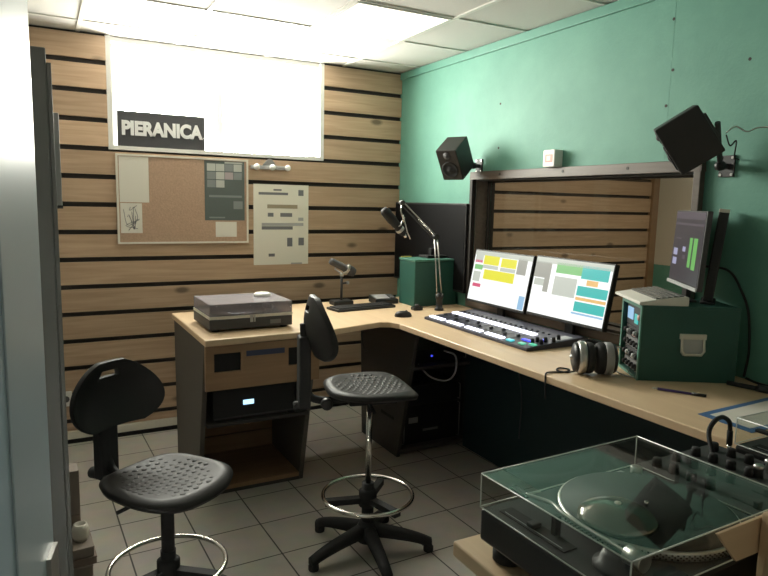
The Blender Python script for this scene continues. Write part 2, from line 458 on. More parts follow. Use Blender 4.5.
# ------------------------------------------------------------------ things on the back wall
WY = 0.0
t = thing('cork_board', 'cork pin board with cream frame below the bright window', 'cork board', (-1.68, WY, 1.609))
MB().box(-.423, .423, -.014, 0, -.280, .280, 'cork').build('cork_panel', t)
f = MB(); q = .012
f.box(-.435, .435, -.02, 0, -.292, -.280, 'offwhite').box(-.435, .435, -.02, 0, .280, .292, 'offwhite')
f.box(-.435, -.423, -.02, 0, -.280, .280, 'offwhite').box(.423, .435, -.02, 0, -.280, .280, 'offwhite')
f.build('board_frame', t)
PY = -.0145
def sheet(name, label, cat, x0, x1, z0, z1, mat, y=PY, th=.0012, group=None):
    t = thing(name, label, cat, ((x0 + x1) / 2, y, (z0 + z1) / 2), group=group)
    MB().box(-(x1 - x0) / 2, (x1 - x0) / 2, -th, 0, -(z1 - z0) / 2, (z1 - z0) / 2, mat).build('paper_sheet', t)
    return t
def marks(t, lst, mat, name='print', th=.0012):
    for (x0, x1, z0, z1) in lst: MB().box(x0, x1, -th - .0009, -th, z0, z1, mat).build(name, t)
sheet('paper_notice', 'blank white sheet pinned top left on the cork board', 'paper', -2.097, -1.915, 1.590, 1.885, 'paper')
t = sheet('paper_notice', 'smaller white sheet with grey scribbles low on the cork board left', 'paper', -2.095, -1.962, 1.388, 1.584, 'paper')
mb = MB(); rnd = random.Random(3)
for k in range(9):
    pts = [(rnd.uniform(-.05, .05), -.0016, rnd.uniform(-.085, .085)) for _ in range(3)]
    mb.tube(bez(pts, 5), .0018, 'ink', 5)
mb.build('scribble', t)
t = sheet('poster', 'dark grey poster with pale squares on the right of the cork board', 'poster', -1.551, -1.272, 1.476, 1.885, 'darkposter')
rows = []
cw = .058
def cell(c, r, hh=.05): x = -.122 + c * .0615; z = .135 - r * .056; return (x, x + cw, z, z + hh)
marks(t, [cell(0, 0), cell(1, 0), cell(3, 0), cell(1, 1), cell(1, 2)], 'postlight')
marks(t, [cell(2, 1)], 'postmauve', 'print')
marks(t, [cell(0, 1), cell(3, 1), cell(2, 0), cell(0, 2), (.06, .125, -.125, -.07), (-.11, .12, -.045, -.03), (-.11, 0, -.19, -.18)], 'postmid', 'print')
marks(t, [(0, .125, .189, .200)], 'postlight', 'print')
sheet('paper_notice', 'small cream note pinned under the dark poster', 'paper', -1.478, -1.330, 1.360, 1.466, 'paper')
t = sheet('poster', 'white schedule poster on the boards right of the cork board', 'poster', -1.203, -.782, 1.153, 1.738, 'posterpaper', y=-.0002)
tx = lambda rows: [(a / 480 * .593 - .296 - .0, b / 480 * .593 - .296, -(d / 576 * .70) + .336, -(c / 576 * .70) + .336) for (a, b, c, d) in rows]
marks(t, tx([(100, 280, 83, 98), (190, 240, 63, 73), (118, 310, 285, 305), (275, 308, 355, 408), (347, 382, 355, 402), (160, 198, 450, 468), (232, 306, 205, 228), (155, 190, 205, 228), (345, 378, 65, 100)]), 'ink')
marks(t, tx([(152, 340, 155, 178)]), 'inkbrown')
marks(t, tx([(118, 378, 265, 283), (345, 378, 232, 252), (300, 370, 508, 518)]), 'inklight')
# sign in the window
t = thing('sign', 'black sign with bold white letters standing in the bright window', 'sign', (-1.817, .018, WZ0 + .025))
MB().box(-.278, .278, -.012, 0, 0, .225, 'signback').build('sign_board', t, bevel=.002)
cu = bpy.data.curves.new('sign_text', 'FONT'); cu.body = 'PIERANICA'; cu.size = .12; cu.align_x = 'CENTER'; cu.align_y = 'CENTER'; cu.extrude = .003; cu.offset = .006
tmp = bpy.data.objects.new('tmp_text', cu); COL.objects.link(tmp)
bpy.context.view_layer.update()
me = bpy.data.meshes.new_from_object(tmp.evaluated_get(bpy.context.evaluated_depsgraph_get()))
COL.objects.unlink(tmp); bpy.data.objects.remove(tmp); bpy.data.curves.remove(cu)
me.materials.clear(); me.materials.append(M['signtext'])
xs = [v.co.x for v in me.vertices]; wid = max(xs) - min(xs); ys = [v.co.y for v in me.vertices]; cy = (max(ys) + min(ys)) / 2
for v in me.vertices:
    v.co = Vector((v.co.x * .515 / wid, -.0155 - v.co.z, .118 + (v.co.y - cy) * 1.0))
o = bpy.data.objects.new('sign_lettering', me); COL.objects.link(o); o.parent = t
# little rack of hooks under the window
t = thing('hook_rack', 'small grey wall rack with three white knobs under the window', 'hook rack', (-1.085, 0, 1.856))
MB().box(-.14, .14, -.014, 0, -.014, .014, 'midgrey').build('rack_rail', t, bevel=.003)
for x in (-.105, 0.01, .125): MB().lathe([(.006, 0), (.008, .02), (.022, .03), (.022, .038), (.012, .046), (0.0001, .048)], 'white', 16, Matrix.Translation((x, -.012, 0)) @ Matrix.Rotation(PI / 2, 4, 'X')).build('knob', t)
MB().prism([(-.055, .012), (.055, .012), (.02, .055), (0, .068), (-.02, .055)], -.012, -.004, 'grey', 'y').build('peak_plate', t, bevel=.002)
# wall socket low at the left
t = thing('wall_socket', 'white wall socket low on the boards beside the dark cabinet', 'socket', (-2.46, 0, .31))
MB().box(-.036, .036, -.012, 0, -.05, .05, 'white').build('cover_plate', t, bevel=.004)
MB().cyl((0, -.012, 0), (0, -.02, 0), .02, 'charcoal').build('plug_hole', t)

# ------------------------------------------------------------------ things on the right wall
t = thing('wall_box', 'small white box with a faint red mark above the studio window', 'wall box', (0, -1.777, FZ1 + .049))
MB().box(-.062, 0, -.046, .046, 0, .094, 'white').build('box_body', t, bevel=.005)
MB().box(-.0635, -.062, -.030, .028, .025, .07, 'red').build('red_mark', t)
MB().box(-.0642, -.0635, -.014, .014, .035, .06, 'offwhite').build('white_mark', t)

def speaker(label, loc, heading, pitch, roll=0.):
    rot = (Matrix.Rotation(heading, 4, 'Z') @ Matrix.Rotation(pitch, 4, 'Y') @ Matrix.Rotation(roll, 4, 'X')).to_euler()
    t = thing('loudspeaker', label, 'speaker', loc, rot=rot)
    w_, h_, d_ = .145, .215, .18          # +x is the front
    MB().box(-d_ / 2, d_ / 2, -w_ / 2, w_ / 2, -h_ / 2, h_ / 2, 'speaker').build('speaker_cabinet', t, bevel=.006)
    rx = Matrix.Translation((d_ / 2, 0, -.03)) @ Matrix.Rotation(PI / 2, 4, 'Y')
    MB().lathe([(.056, 0), (.056, .004), (.048, .006), (.044, .001), (.02, -.004 + .006), (.016, .008), (.0001, .012)], 'matte', 28, rx).build('woofer', t)
    rx = Matrix.Translation((d_ / 2, 0, .068)) @ Matrix.Rotation(PI / 2, 4, 'Y')
    MB().lathe([(.024, 0), (.024, .003), (.013, .003), (.011, .007), (.0001, .010)], 'charcoal', 20, rx).build('tweeter', t)
    MB().box(-d_ / 2 - .012, -d_ / 2, -.03, .03, -.06, .06, 'charcoal').build('mount_plate', t, bevel=.002)
    return t, rot
M['speaker'] = plain('speaker_black', (.016, .014, .013), .5, vary=.1, scale=40)
def bracket(label, wall, joint):
    t = thing('speaker_bracket', label, 'bracket', wall)
    j = Vector(joint) - Vector(wall)
    MB().box(-.008, 0, -.035, .035, -.045, .045, 'charcoal').build('wall_plate', t, bevel=.002)
    e = Vector((-.05, 0, -.0))
    MB().cyl((-.006, 0, 0), e, .012, 'charcoal').cyl(e, j, .011, 'charcoal').build('bracket_arm', t)
    MB().lathe([(.0001, -.022), (.018, -.016), (.023, 0), (.018, .016), (.0001, .022)], 'black', 18, Matrix.Translation(e)).build('ball_joint', t)
    m = MB()
    for y, z in ((-.025, -.035), (.025, -.035), (-.025, .035), (.025, .035)): m.cyl((-.008, y, z), (-.011, y, z), .006, 'steel', n=10)
    m.build('plate_bolt', t)
    return t
sp1, r1 = speaker('black loudspeaker tilted down above the left end of the studio window', (-.195, -1.06, 1.915), math.atan2(-.45, -.89), R(34))
back = Matrix.Translation(sp1.location) @ r1.to_matrix().to_4x4() @ Vector((-.122, 0, -.0))
bracket('dark bracket holding the loudspeaker near the room corner', (0, -1.06, 1.875), tuple(back))
sp2, r2 = speaker('black loudspeaker tilted down above the right end of the studio window', (-.205, -2.755, 1.905), math.atan2(.80, -.60), R(33), R(-10))
back = Matrix.Translation(sp2.location) @ r2.to_matrix().to_4x4() @ Vector((-.122, 0, -.0))
bracket('dark bolted bracket holding the loudspeaker at the right end', (0, -2.80, 1.805), tuple(back))
m = MB(); m.tube(bez([(-.13, -2.87, 1.93), (-.09, -2.88, 1.955), (-.06, -2.91, 1.935), (-.03, -2.94, 1.95), (-.006, -3.03, 1.945)], 8), .003, 'steel', 6)
m.tube(bez([(-.13, -2.87, 1.92), (-.10, -2.87, 1.88), (-.07, -2.875, 1.90), (-.05, -2.86, 1.84), (-.004, -2.85, 1.83)], 8), .003, 'matte', 6)
tag(m.build('speaker_cable'), 'thin cables curling from the back of the right loudspeaker', 'cable')

# wall screen in the corner
t = thing('wall_screen', 'large switched-off black screen on the teal wall in the corner', 'screen', (0, -.515, 1.325))
MB().box(-.05, 0, -.485, .485, -.30, .305, 'black').build('screen_case', t, bevel=.004)
MB().box(-.052, -.05, -.472, .472, -.285, .292, 'tv').build('display', t)

# ------------------------------------------------------------------ desk
ZT = .93
t = thing('desk', 'light wood L-shaped studio worktop running along the slatted and teal walls', 'desk', (0, 0, 0))
top = [(-1.873, -1.405), (-1.29, -1.375), (-1.26, -1.40), (-.83, -1.275), (-.775, -1.30), (-.748, -1.36), (-.748, -3.50), (-.004, -3.50), (-.004, -.40), (-.004, -.385), (-1.88, -.545)]
MB().prism(top, ZT - .034, ZT, 'worktop').build('worktop', t, bevel=.006, seg=3)
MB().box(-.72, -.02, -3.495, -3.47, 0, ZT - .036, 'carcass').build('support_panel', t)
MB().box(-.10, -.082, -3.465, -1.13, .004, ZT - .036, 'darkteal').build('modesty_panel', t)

def side_panel(x0, x1, yb_t, yf_t, yf_b, yb_b, mat, z1=ZT - .036):
    return MB().prism([(yb_t, z1), (yf_t, z1), (yf_b, 0), (yb_b, 0)], x0, x1, mat, 'x')
t = thing('pedestal_cabinet', 'open wooden pedestal with brown fascia under the left end of the desk', 'cabinet', (0, 0, 0))
side_panel(-1.868, -1.843, -.56, -1.365, -1.15, -.60, 'panelgrey').build('side_panel', t, bevel=.002)
side_panel(-1.283, -1.258, -.56, -1.365, -1.15, -.60, 'panelgrey').build('side_panel', t, bevel=.002)
fm = MB(); y0, y1 = -1.385, -1.366
xl, xr, zb, zt = -1.868, -1.258, .664, ZT - .036
xs = [xl, -1.824, -1.686, -1.433, -1.337, xr]; zs = [zb, .755, .852, zt]
for i in range(5):
    for k in range(3):
        if k == 1 and i in (1, 3): continue
        fm.box(xs[i], xs[i + 1], y0, y1, zs[k], zs[k + 1], 'brown')
fp = fm.build('front_fascia', t)
MB().box(-1.66, -1.455, y0 - .002, y0, .828, .856, 'navy').build('label_strip', fp)
MB().box(-1.843, -1.283, y1 + .01, y1 + .015, .70, .88, 'matte').build('recess_backing', fp)
MB().box(-1.843, -1.283, -1.15, -.60, .02, .045, 'brown').build('base_board', t, bevel=.002)
MB().box(-1.843, -1.283, -1.15, -1.13, 0, .02, 'carcass').build('kick_board', t)
bk_ = MB(); zq = [.046, .15, .158, .27, .278, .438]
for k in range(0, 6, 2): bk_.box(-1.842, -1.284, -.66, -.64, zq[k], zq[k + 1], 'brown')
bk_.box(-1.842, -1.284, -.64, -.63, .046, .438, 'matte')
bk_.build('back_panel', t)
MB().box(-1.843, -1.283, -1.30, -.60, .44, .458, 'carcass').build('shelf', t, bevel=.002)
t = thing('rack_amplifier', 'black rack unit with glowing blue display inside the left pedestal', 'amplifier', (-1.58, -1.02, .4585))
MB().box(-.225, .225, -.25, .2, .006, .17, 'matte').build('amplifier_case', t, bevel=.003)
MB().box(-.066, -.008, -.2535, -.25, .078, .103, 'e_disp').build('blue_display', t)
MB().box(-.22, .22, -.253, -.25, .012, .020, 'charcoal').build('trim_line', t)
for x in (-.2, .2):
    for y in (-.24, .17): MB().cyl((x, y, 0), (x, y, .006), .014, 'matte').build('foot', t)

t = thing('rack_cabinet', 'dark rack cabinet in the corner under the desk behind the stool', 'cabinet', (0, 0, 0))
sp_ = side_panel(-.602, -.578, -.55, -1.325, -1.11, -.60, 'carcass').build('side_panel', t, bevel=.002)
MB().box(-.606, -.602, -1.06, -.89, .235, .252, 'matte').build('grip_slot', sp_)
MB().tube(bez([(-.605, -.615, .72), (-.625, -.62, .72), (-.63, -.645, .67), (-.625, -.67, .615), (-.605, -.672, .612)], 6), .006, 'charcoal', 8).build('handle', sp_)
side_panel(-.055, -.03, -.55, -1.325, -1.11, -.60, 'carcass').build('side_panel', t, bevel=.002)
MB().box(-.578, -.055, -1.11, -.60, .02, .045, 'panelgrey').build('base_board', t)
MB().box(-.578, -.055, -1.18, -.60, .58, .60, 'carcass').build('shelf', t)
MB().box(-.578, -.055, -.62, -.60, .045, .58, 'carcass').build('back_panel', t)
def rack_unit(label, z, hgt, y, mat, led=None, text=False):
    t = thing('rack_unit', label, 'rack equipment', (-.3165, y, z))
    MB().box(-.235, .235, 0, .36, 0, hgt, mat).build('unit_case', t, bevel=.002)
    MB().box(-.24, .24, -.006, 0, .002, hgt - .002, 'black').build('face_plate', t, bevel=.0015)
    if led: MB().lathe([(.007, 0), (.007, .004), (.0001, .007)], led, 12, Matrix.Translation((-.04, -.006, hgt * .5)) @ Matrix.Rotation(PI / 2, 4, 'X')).build('power_lamp', t)
    if text: MB().box(-.17, -.10, -.0075, -.006, hgt * .55, hgt * .7, 'midgrey').box(-.06, .06, -.0075, -.006, hgt * .3, hgt * .36, 'grey').build('face_marking', t)
    for s in (-1, 1): MB().tube([(s * .215, -.006, .012), (s * .215, -.028, .014), (s * .215, -.028, hgt - .014), (s * .215, -.006, hgt - .012)], .004, 'grey', 6).build('rack_handle', t)
    return t
rack_unit('slim rack unit with a small blue lamp on the upper rack shelf', .6005, .088, -1.10, 'charcoal', 'e_blue')
rack_unit('tall rack unit with pale lettering low in the dark rack cabinet', .0455, .26, -1.05, 'charcoal', None, True)
rack_unit('rack unit stacked on the tall lettered one in the dark cabinet', .306, .13, -1.05, 'charcoal')
m = MB(); m.tube(bez([(-.46, -1.11, .60), (-.42, -1.20, .535), (-.33, -1.25, .515), (-.26, -1.24, .56), (-.25, -1.22, .66), (-.26, -1.10, .67)], 8), .006, 'ltgrey', 8)
tag(m.build('hanging_cable'), 'grey cable drooping in a loop under the desk edge', 'cable')
m = MB(); m.tube(bez([(-.108, -1.66, .89), (-.112, -1.67, .70), (-.118, -1.72, .5), (-.106, -1.70, .25)], 8), .004, 'charcoal', 6)
tag(m.build('wall_cable'), 'thin dark cable hanging down the dark panel below the desk', 'cable')

# ------------------------------------------------------------------ left turntable on the desk
def feet(t, pts, r, h, mat='matte'):
    for x, y in pts: MB().lathe([(r * .8, 0), (r, .004), (r, h * .7), (r * .7, h)], mat, 18, Matrix.Translation((x, y, 0))).build('foot', t)
t = thing('turntable', 'record player under a closed smoky lid on the left desk end', 'turntable', (-1.585, -1.05, ZT), R(1))
feet(t, [(-.19, -.14), (.19, -.14), (-.19, .14), (.19, .14)], .022, .012)
MB().box(-.228, .228, -.18, .18, .012, .068, 'charcoal').build('plinth', t, bevel=.005)
MB().lathe([(.15, .068), (.152, .072), (.152, .084), (.148, .087), (.0001, .087)], 'vinyl', 48, Matrix.Translation((-.03, 0, 0))).build('platter', t)
m = MB(); m.lathe([(.024, .068), (.024, .095), (.012, .1), (.0001, .1)], 'steel', 20, Matrix.Translation((.175, .11, 0)))
m.tube(bez([(.175, .15, .102), (.175, .08, .102), (.165, -.04, .1), (.13, -.12, .096)], 8), .004, 'steel', 8); m.build('tonearm', t)
def cover(mb, x0, x1, y0, y1, z0, z1, mat, w=.003):
    mb.box(x0, x1, y0, y1, z1 - w, z1, mat)
    mb.box(x0, x1, y0, y0 + w, z0, z1 - w, mat).box(x0, x1, y1 - w, y1, z0, z1 - w, mat)
    mb.box(x0, x0 + w, y0 + w, y1 - w, z0, z1 - w, mat).box(x1 - w, x1, y0 + w, y1 - w, z0, z1 - w, mat)
    return mb
lid = cover(MB(), -.226, .226, -.178, .178, .0685, .148, 'smoke').build('dust_cover', t)
rim = MB(); rim.box(-.229, .229, -.181, -.1785, .0685, .084, 'offwhite').box(-.229, -.2265, -.1785, .178, .0685, .084, 'offwhite')
rim.build('cover_rim', lid)
MB().box(-.012, .004, -.186, -.181, .045, .085, 'ltgrey').box(.010, .016, -.186, -.181, .045, .085, 'ltgrey').build('cover_latch', t)
MB().box(.10, .16, -.1825, -.18, .028, .05, 'grey').build('front_control', t)
for x in (-.15, .15): MB().box(x - .02, x + .02, .178, .195, .05, .10, 'matte').build('hinge', t)
t = thing('white_puck', 'round white puck lying on the lid of the left turntable', 'puck', (-1.455, -1.0, ZT + .1482))
MB().lathe([(.047, 0), (.050, .004), (.049, .012), (.038, .019), (.0001, .021)], 'white', 32).build('puck_body', t)
MB().lathe([(.018, .0195), (.018, .023), (.0001, .0235)], 'offwhite', 20).build('puck_cap', t)

# ------------------------------------------------------------------ desk microphone, keyboard, mouse, small devices
t = thing('desk_microphone_stand', 'short black microphone stand on the back of the left desk', 'microphone stand', (-.78, -.615, ZT))
MB().box(-.072, .072, -.05, .05, 0, .034, 'black').build('stand_base', t, bevel=.01)
MB().cyl((0, 0, .033), (0, 0, .205), .0085, 'charcoal').build('stand_post', t)
MB().cyl((0, .0, .145), (.035, -.01, .15), .007, 'charcoal').lathe([(.0001, -.012), (.011, -.008), (.011, .008), (.0001, .012)], 'midgrey', 12, Matrix.Translation((.04, -.01, .15))).build('clamp_knob', t)
MB().cyl((0, 0, .195), (0, 0, .215), .013, 'steel').build('swivel', t)
t = thing('microphone', 'grey desk microphone lying level on the short stand', 'microphone', (-.78, -.62, ZT + .26))
M_ = Matrix.Rotation(R(-8), 4, 'Z') @ Matrix.Rotation(PI / 2 + R(26), 4, 'Y')
MB().lathe([(.018, -.095), (.024, -.08), (.025, .02), (.029, .025), (.033, .03), (.034, .075), (.026, .098), (.0001, .105)], 'charcoal', 24, M_).build('microphone_body', t)
MB().lathe([(.0355, .03), (.037, .034), (.037, .044), (.0355, .048)], 'steel', 24, M_).build('grille_ring', t)
MB().tube([(-.02, .045, .015), (-.03, .05, -.02), (0, .0, -.048), (.03, -.05, -.02), (.02, -.045, .015)], .006, 'steel', 8).build('yoke', t)
t = thing('keyboard', 'black computer keyboard in front of the desk microphone', 'keyboard', (-.715, -.795, ZT), R(7))
MB().box(-.225, .225, -.075, .075, 0, .016, 'black').build('keyboard_body', t, bevel=.004)
def keys(w_, d_, z, cols, rows, mat, kh=.006):
    mb = MB(); px = w_ / cols; py = d_ / rows
    for i in range(cols):
        for j in range(rows): mb.box(-w_ / 2 + i * px + .0012, -w_ / 2 + (i + 1) * px - .0012, -d_ / 2 + j * py + .0012, -d_ / 2 + (j + 1) * py - .0012, z, z + kh, mat)
    return mb
keys(.42, .12, .016, 21, 6, 'matte').build('keys', t)
def mouse(label, loc, rz):
    t = thing('mouse', label, 'mouse', loc, rz)
    prof = [(.031, 0), (.032, .006), (.030, .018), (.024, .029), (.013, .035), (.0001, .0365)]
    MB().lathe(prof, 'black', 28, Matrix.Diagonal((1.7, 1, 1, 1))).build('mouse_shell', t)
    MB().cyl((.02, -.004, .033), (.02, .004, .033), .008, 'grey', n=14).build('scroll_wheel', t)
mouse('black computer mouse at the inner corner of the desk', (-.615, -1.17, ZT), R(-20))
t = thing('desk_phone', 'flat black device with grey top at the back of the desk', 'device', (-.462, -.625, ZT), R(-6))
MB().prism([(-.07, 0), (.07, 0), (.07, .05), (-.07, .03)], -.085, .085, 'black', 'x').build('device_body', t, bevel=.004)
MB().prism([(-.05, .0345), (.05, .0485), (.05, .0515), (-.05, .0375)], -.075, .03, 'midgrey', 'x').build('device_panel', t)
m_ = MB(); [m_.box(.036 + .014 * i, .047 + .014 * i, -.04 + .022 * j, -.025 + .022 * j, .036 + .0031 * j, .0425 + .0031 * j, 'grey') for i in range(3) for j in range(4)]
m_.build('device_buttons', t)
t = thing('talkback_button', 'small black knob box on the desk beside the boom arm', 'knob box', (-.405, -.985, ZT))
MB().box(-.034, .034, -.024, .024, 0, .022, 'black').build('knob_base', t, bevel=.004)
MB().lathe([(.016, .022), (.016, .034), (.013, .038), (.0001, .038)], 'charcoal', 18).build('dial', t)

# ------------------------------------------------------------------ boom arm and broadcast microphone
bx, by = -.275, -1.05
E1 = Vector((-.318, by, 1.412)); MID = Vector((-.469, by, 1.501)); TIP = Vector((-.575, by, 1.626))
t = thing('boom_arm', 'sprung steel microphone boom arm rising from the desk corner', 'boom arm', (bx, by, ZT))
B = Vector((bx, by, ZT)); L = lambda v: tuple(Vector(v) - B)
MB().lathe([(.030, 0), (.030, .014), (.022, .02), (.020, .075), (.026, .08), (.026, .11), (.0001, .112)], 'black', 20).build('clamp_base', t)
m = MB()
m.cyl(L((bx - .017, by, 1.02)), L((E1.x - .010, by, E1.z)), .0040, 'steel', n=8)
m.cyl(L((bx + .017, by, 1.02)), L((E1.x + .012, by, E1.z)), .0045, 'steel', n=8)
m.build('lower_arm', t)
m = MB()
m.cyl(L((E1.x, by, E1.z + .010)), L((TIP.x, by, TIP.z + .012)), .0042, 'steel', n=8)
m.cyl(L((E1.x - .01, by, E1.z - .014)), L((TIP.x - .008, by, TIP.z - .012)), .0042, 'charcoal', n=8)
m.build('upper_arm', t)
pts = []
a, b = E1.lerp(TIP, .08), E1.lerp(TIP, .52); n_ = 14
for k in range(n_ * 8 + 1):
    u = k / (n_ * 8); c = a.lerp(b, u); th = 2 * PI * n_ * u
    pts.append(L((c.x + .005 * math.cos(th) * .64, c.y + .007 * math.sin(th), c.z + .007 * math.cos(th) * .77)))
MB().tube(pts, .0018, 'chrome', 5).build('spring', t)
MB().cyl(L((E1.x, by - .018, E1.z)), L((E1.x, by + .018, E1.z)), .018, 'black').build('elbow', t)
MB().cyl(L((TIP.x, by - .016, TIP.z)), L((TIP.x, by + .016, TIP.z)), .014, 'charcoal').cyl(L((bx, by - .016, 1.03)), L((bx, by + .016, 1.03)), .016, 'black').build('pivot', t)
MB().tube([L((TIP.x, by, TIP.z)), L((TIP.x - .006, by, TIP.z - .05)), L((-.555, by, 1.50))], .006, 'chrome', 8).tube([L((-.565, by, 1.55)), L((-.53, by + .0, 1.44)), L((-.508, by, 1.40))], .004, 'steel', 8).build('yoke', t)
A0 = Vector((-.69, by + .03, 1.585)); A1 = Vector((-.535, by + .03, 1.425))
t = thing('broadcast_microphone', 'black studio microphone hanging from the tip of the boom arm', 'microphone', tuple((A0 + A1) / 2))
dm = (A1 - A0); q_ = dm.to_track_quat('Z', 'Y').to_matrix().to_4x4(); hl = dm.length / 2
MB().lathe([(.0001, -hl), (.022, -hl + .004), (.031, -hl + .02), (.032, -.02), (.028, 0), (.025, hl - .03), (.018, hl - .01), (.012, hl)], 'matte', 24, q_).build('microphone_body', t)
MB().lathe([(.0262, hl - .055), (.0285, hl - .05), (.0285, hl - .04), (.0262, hl - .035)], 'steel', 24, q_).lathe([(.011, hl), (.011, hl + .02), (.0001, hl + .02)], 'chrome', 16, q_).build('cable_plug', t)
MB().tube(bez([(.0, -.0, -.04), (.03, -.03, -.02), (.045, -.02, .0), (.06, -.03, .03)], 6), .004, 'steel', 6).build('shock_clip', t)

# ------------------------------------------------------------------ green corner case
t = thing('green_case', 'green painted equipment case in the corner under the black screen', 'case', (-.1885, -.77, ZT))
MB().box(-.172, .172, -.106, .106, 0, .305, 'casegreen').build('case_body', t, bevel=.006)
MB().box(-.1765, .1765, -.11, .11, .305, .319, 'casedge').build('case_lid', t, bevel=.004)
t = thing('black_base', 'low black stand base on top of the green corner case', 'base', (-.13, -.74, ZT + .3195))
MB().box(-.085, .085, -.06, .06, 0, .018, 'matte').build('base_plate', t, bevel=.004)
MB().box(-.03, .03, -.012, .025, .018, .065, 'matte').build('neck', t, bevel=.004)
t = tag(MB().box(-.355, -.275, -.68, -.668, ZT + .3195, ZT + .3275, 'yellow').build('yellow_strip', bevel=.001), 'thin yellow strip at the back edge of the green corner case', 'strip')

# ------------------------------------------------------------------ mixing console
CX, CY = -.352, -1.755
t = thing('mixing_console', 'broadcast mixing console with glowing white buttons on the desk', 'mixing console', (CX, CY, ZT))
hw, hd = .465, .185       # half length along y, half depth along x
def ctop(x): return .016 + (x + hd) / (2 * hd) * .026
M['console'] = plain('console_grey', (.035, .035, .055), .42, vary=.06, scale=40)
MB().prism([(-hd, 0), (hd, 0), (hd, ctop(hd)), (-hd, ctop(-hd))], -hw, hw, 'console', 'y').build('console_body', t, bevel=.004)
slope = math.atan2(.026, 2 * hd)
def on_top(x, y): return Matrix.Translation((x, y, ctop(x))) @ Matrix.Rotation(-slope, 4, 'Y')
for k in range(4):
    y1 = hw - .022 - k * .182; m = MB()
    for j in range(7):
        ya = y1 - j * .0205
        m.box(-.0135, .0135, -.0095, .0095, -.001, .007, 'e_white', on_top(-.150, ya - .01))
    m.build('button_bank', t)
m = MB()
for j in range(36):
    ya = hw - .03 - j * .0205; m.box(-.018, .018, -.0095, .0095, -.001, .007, 'e_white', on_top(.020, ya))
m.build('button_bank', t)
m = MB()
for j in range(10):
    ya = hw - .05 - j * .075
    m.box(-.05, .05, -.002, .002, -.0005, .0006, 'matte', on_top(-.065, ya))
m.build('fader_slot', t)
for j in range(10):
    ya = hw - .05 - j * .075
    MB().box(-.010, .010, -.006, .006, 0, .012, 'charcoal', on_top(-.065 + .03 * math.sin(j * 2.1), ya)).build('fader_knob', t, bevel=.002)
m = MB()
for j in range(18):
    ya = hw - .04 - j * .044
    m.lathe([(.008, 0), (.007, .005), (.0001, .006)], 'black', 12, on_top(.085, ya))
m.build('dial_row', t)
MB().box(-.012, .012, -.02, .02, -.001, .007, 'e_cyan', on_top(-.150, -.30)).build('cyan_button', t)
MB().box(-.010, .010, -.035, .035, -.001, .006, 'e_blue', on_top(-.085, -.355)).box(-.01, .01, -.012, .012, -.001, .006, 'e_blue', on_top(-.02, -.40)).build('blue_button', t)
MB().box(-.012, .012, -.018, .018, -.001, .006, 'e_green', on_top(-.145, -.385)).box(-.012, .012, -.018, .018, -.001, .006, 'e_green', on_top(-.12, -.435)).build('green_button', t)
for x, y in ((-.06, -.40), (-.03, -.425), (-.075, -.445), (.0, -.45), (.05, -.43), (-.10, -.41)):
    MB().lathe([(.010, 0), (.009, .022), (.007, .024), (.0001, .024)], 'matte', 14, on_top(x, y)).build('dial', t)
MB().box(-.05, .05, -.028, .028, -.0005, .001, 'ltgrey', on_top(.08, -.42)).build('script_pad', t)

# ------------------------------------------------------------------ the two bright monitors
def monitor(label, yc, zc, shapes, w_=.545, h_=.318, tilt=R(11), xc=-.095, rz=0.):
    t = thing('computer_monitor', label, 'monitor', (xc, yc, ZT), rz)
    top = Matrix.Translation((0, 0, zc - ZT)) @ Matrix.Rotation(tilt, 4, 'Y')
    # front faces -x ; u runs along -y (image left to right)
    MB().box(-.006, .026, -w_ / 2 - .008, w_ / 2 + .008, -h_ / 2 - .016, h_ / 2 + .008, 'black', top).build('monitor_case', t, bevel=.004)
    scr = MB().box(-.0075, -.006, -w_ / 2, w_ / 2, -h_ / 2, h_ / 2, 's_white', top).build('display', t)
    for (u0, u1, v0, v1, mat) in shapes:      # fractions from top left
        MB().box(-.0083, -.0075, w_ / 2 - u1 * w_, w_ / 2 - u0 * w_, h_ / 2 - v1 * h_, h_ / 2 - v0 * h_, mat, top).build('screen_area', scr)
    MB().prism([(.014, .0), (.038, .0), (.038, zc - ZT - .02), (.020, zc - ZT + .02)], -.03, .03, 'black', 'y').build('stand_neck', t, bevel=.003)
    MB().box(-.055, .055, -.11, .11, 0, .010, 'black').build('stand_base', t, bevel=.004)
    return t
ml = [(0, 1, 0, .09, 's_pale'), (.02, .16, .06, .24, 's_pale'), (.18, .46, .08, .26, 's_yellow'), (.50, .76, .10, .27, 's_yellow'), (.02, .16, .19, .24, 's_pink'),
      (.18, .46, .27, .34, 's_pale'), (.50, .76, .28, .35, 's_pale'), (.78, .93, .06, .36, 's_grey'),
      (.03, .18, .28, .38, 's_green'), (.03, .16, .42, .62, 's_pale'), (.22, .76, .36, .55, 's_yellow'), (.05, .20, .66, .73, 's_pink'), (.90, .99, .74, .99, 's_blue')]
mr = [(0, 1, 0, .10, 's_pale'), (0, .22, .08, .36, 's_grey'), (.16, .23, .10, .6, 's_grey'), (.30, .64, .06, .24, 's_green'), (.64, .97, .06, .28, 's_teal'), (.02, .16, .38, .5, 's_pale'),
      (.30, .60, .30, .62, 's_pale'), (.72, .86, .29, .38, 's_orange'), (.62, .99, .40, .56, 's_teal'), (.62, .99, .585, .635, 's_orange'), (.62, .99, .66, .82, 's_teal'), (.60, .99, .84, .87, 's_blue')]
monitor('left of two bright monitors behind the console, showing yellow bars', -1.435, 1.175, ml)
monitor('right of two bright monitors behind the console, showing teal bars', -2.022, 1.182, mr, w_=.555)

# ------------------------------------------------------------------ green rack case on the right desk
hdg = R(-31)       # direction of its visible side
t = thing('rack_case', 'big green rack case with a metal handle on the right desk', 'rack case', (-.455, -2.80, ZT), hdg)
cd, cwid, ch = .385, .235, .305
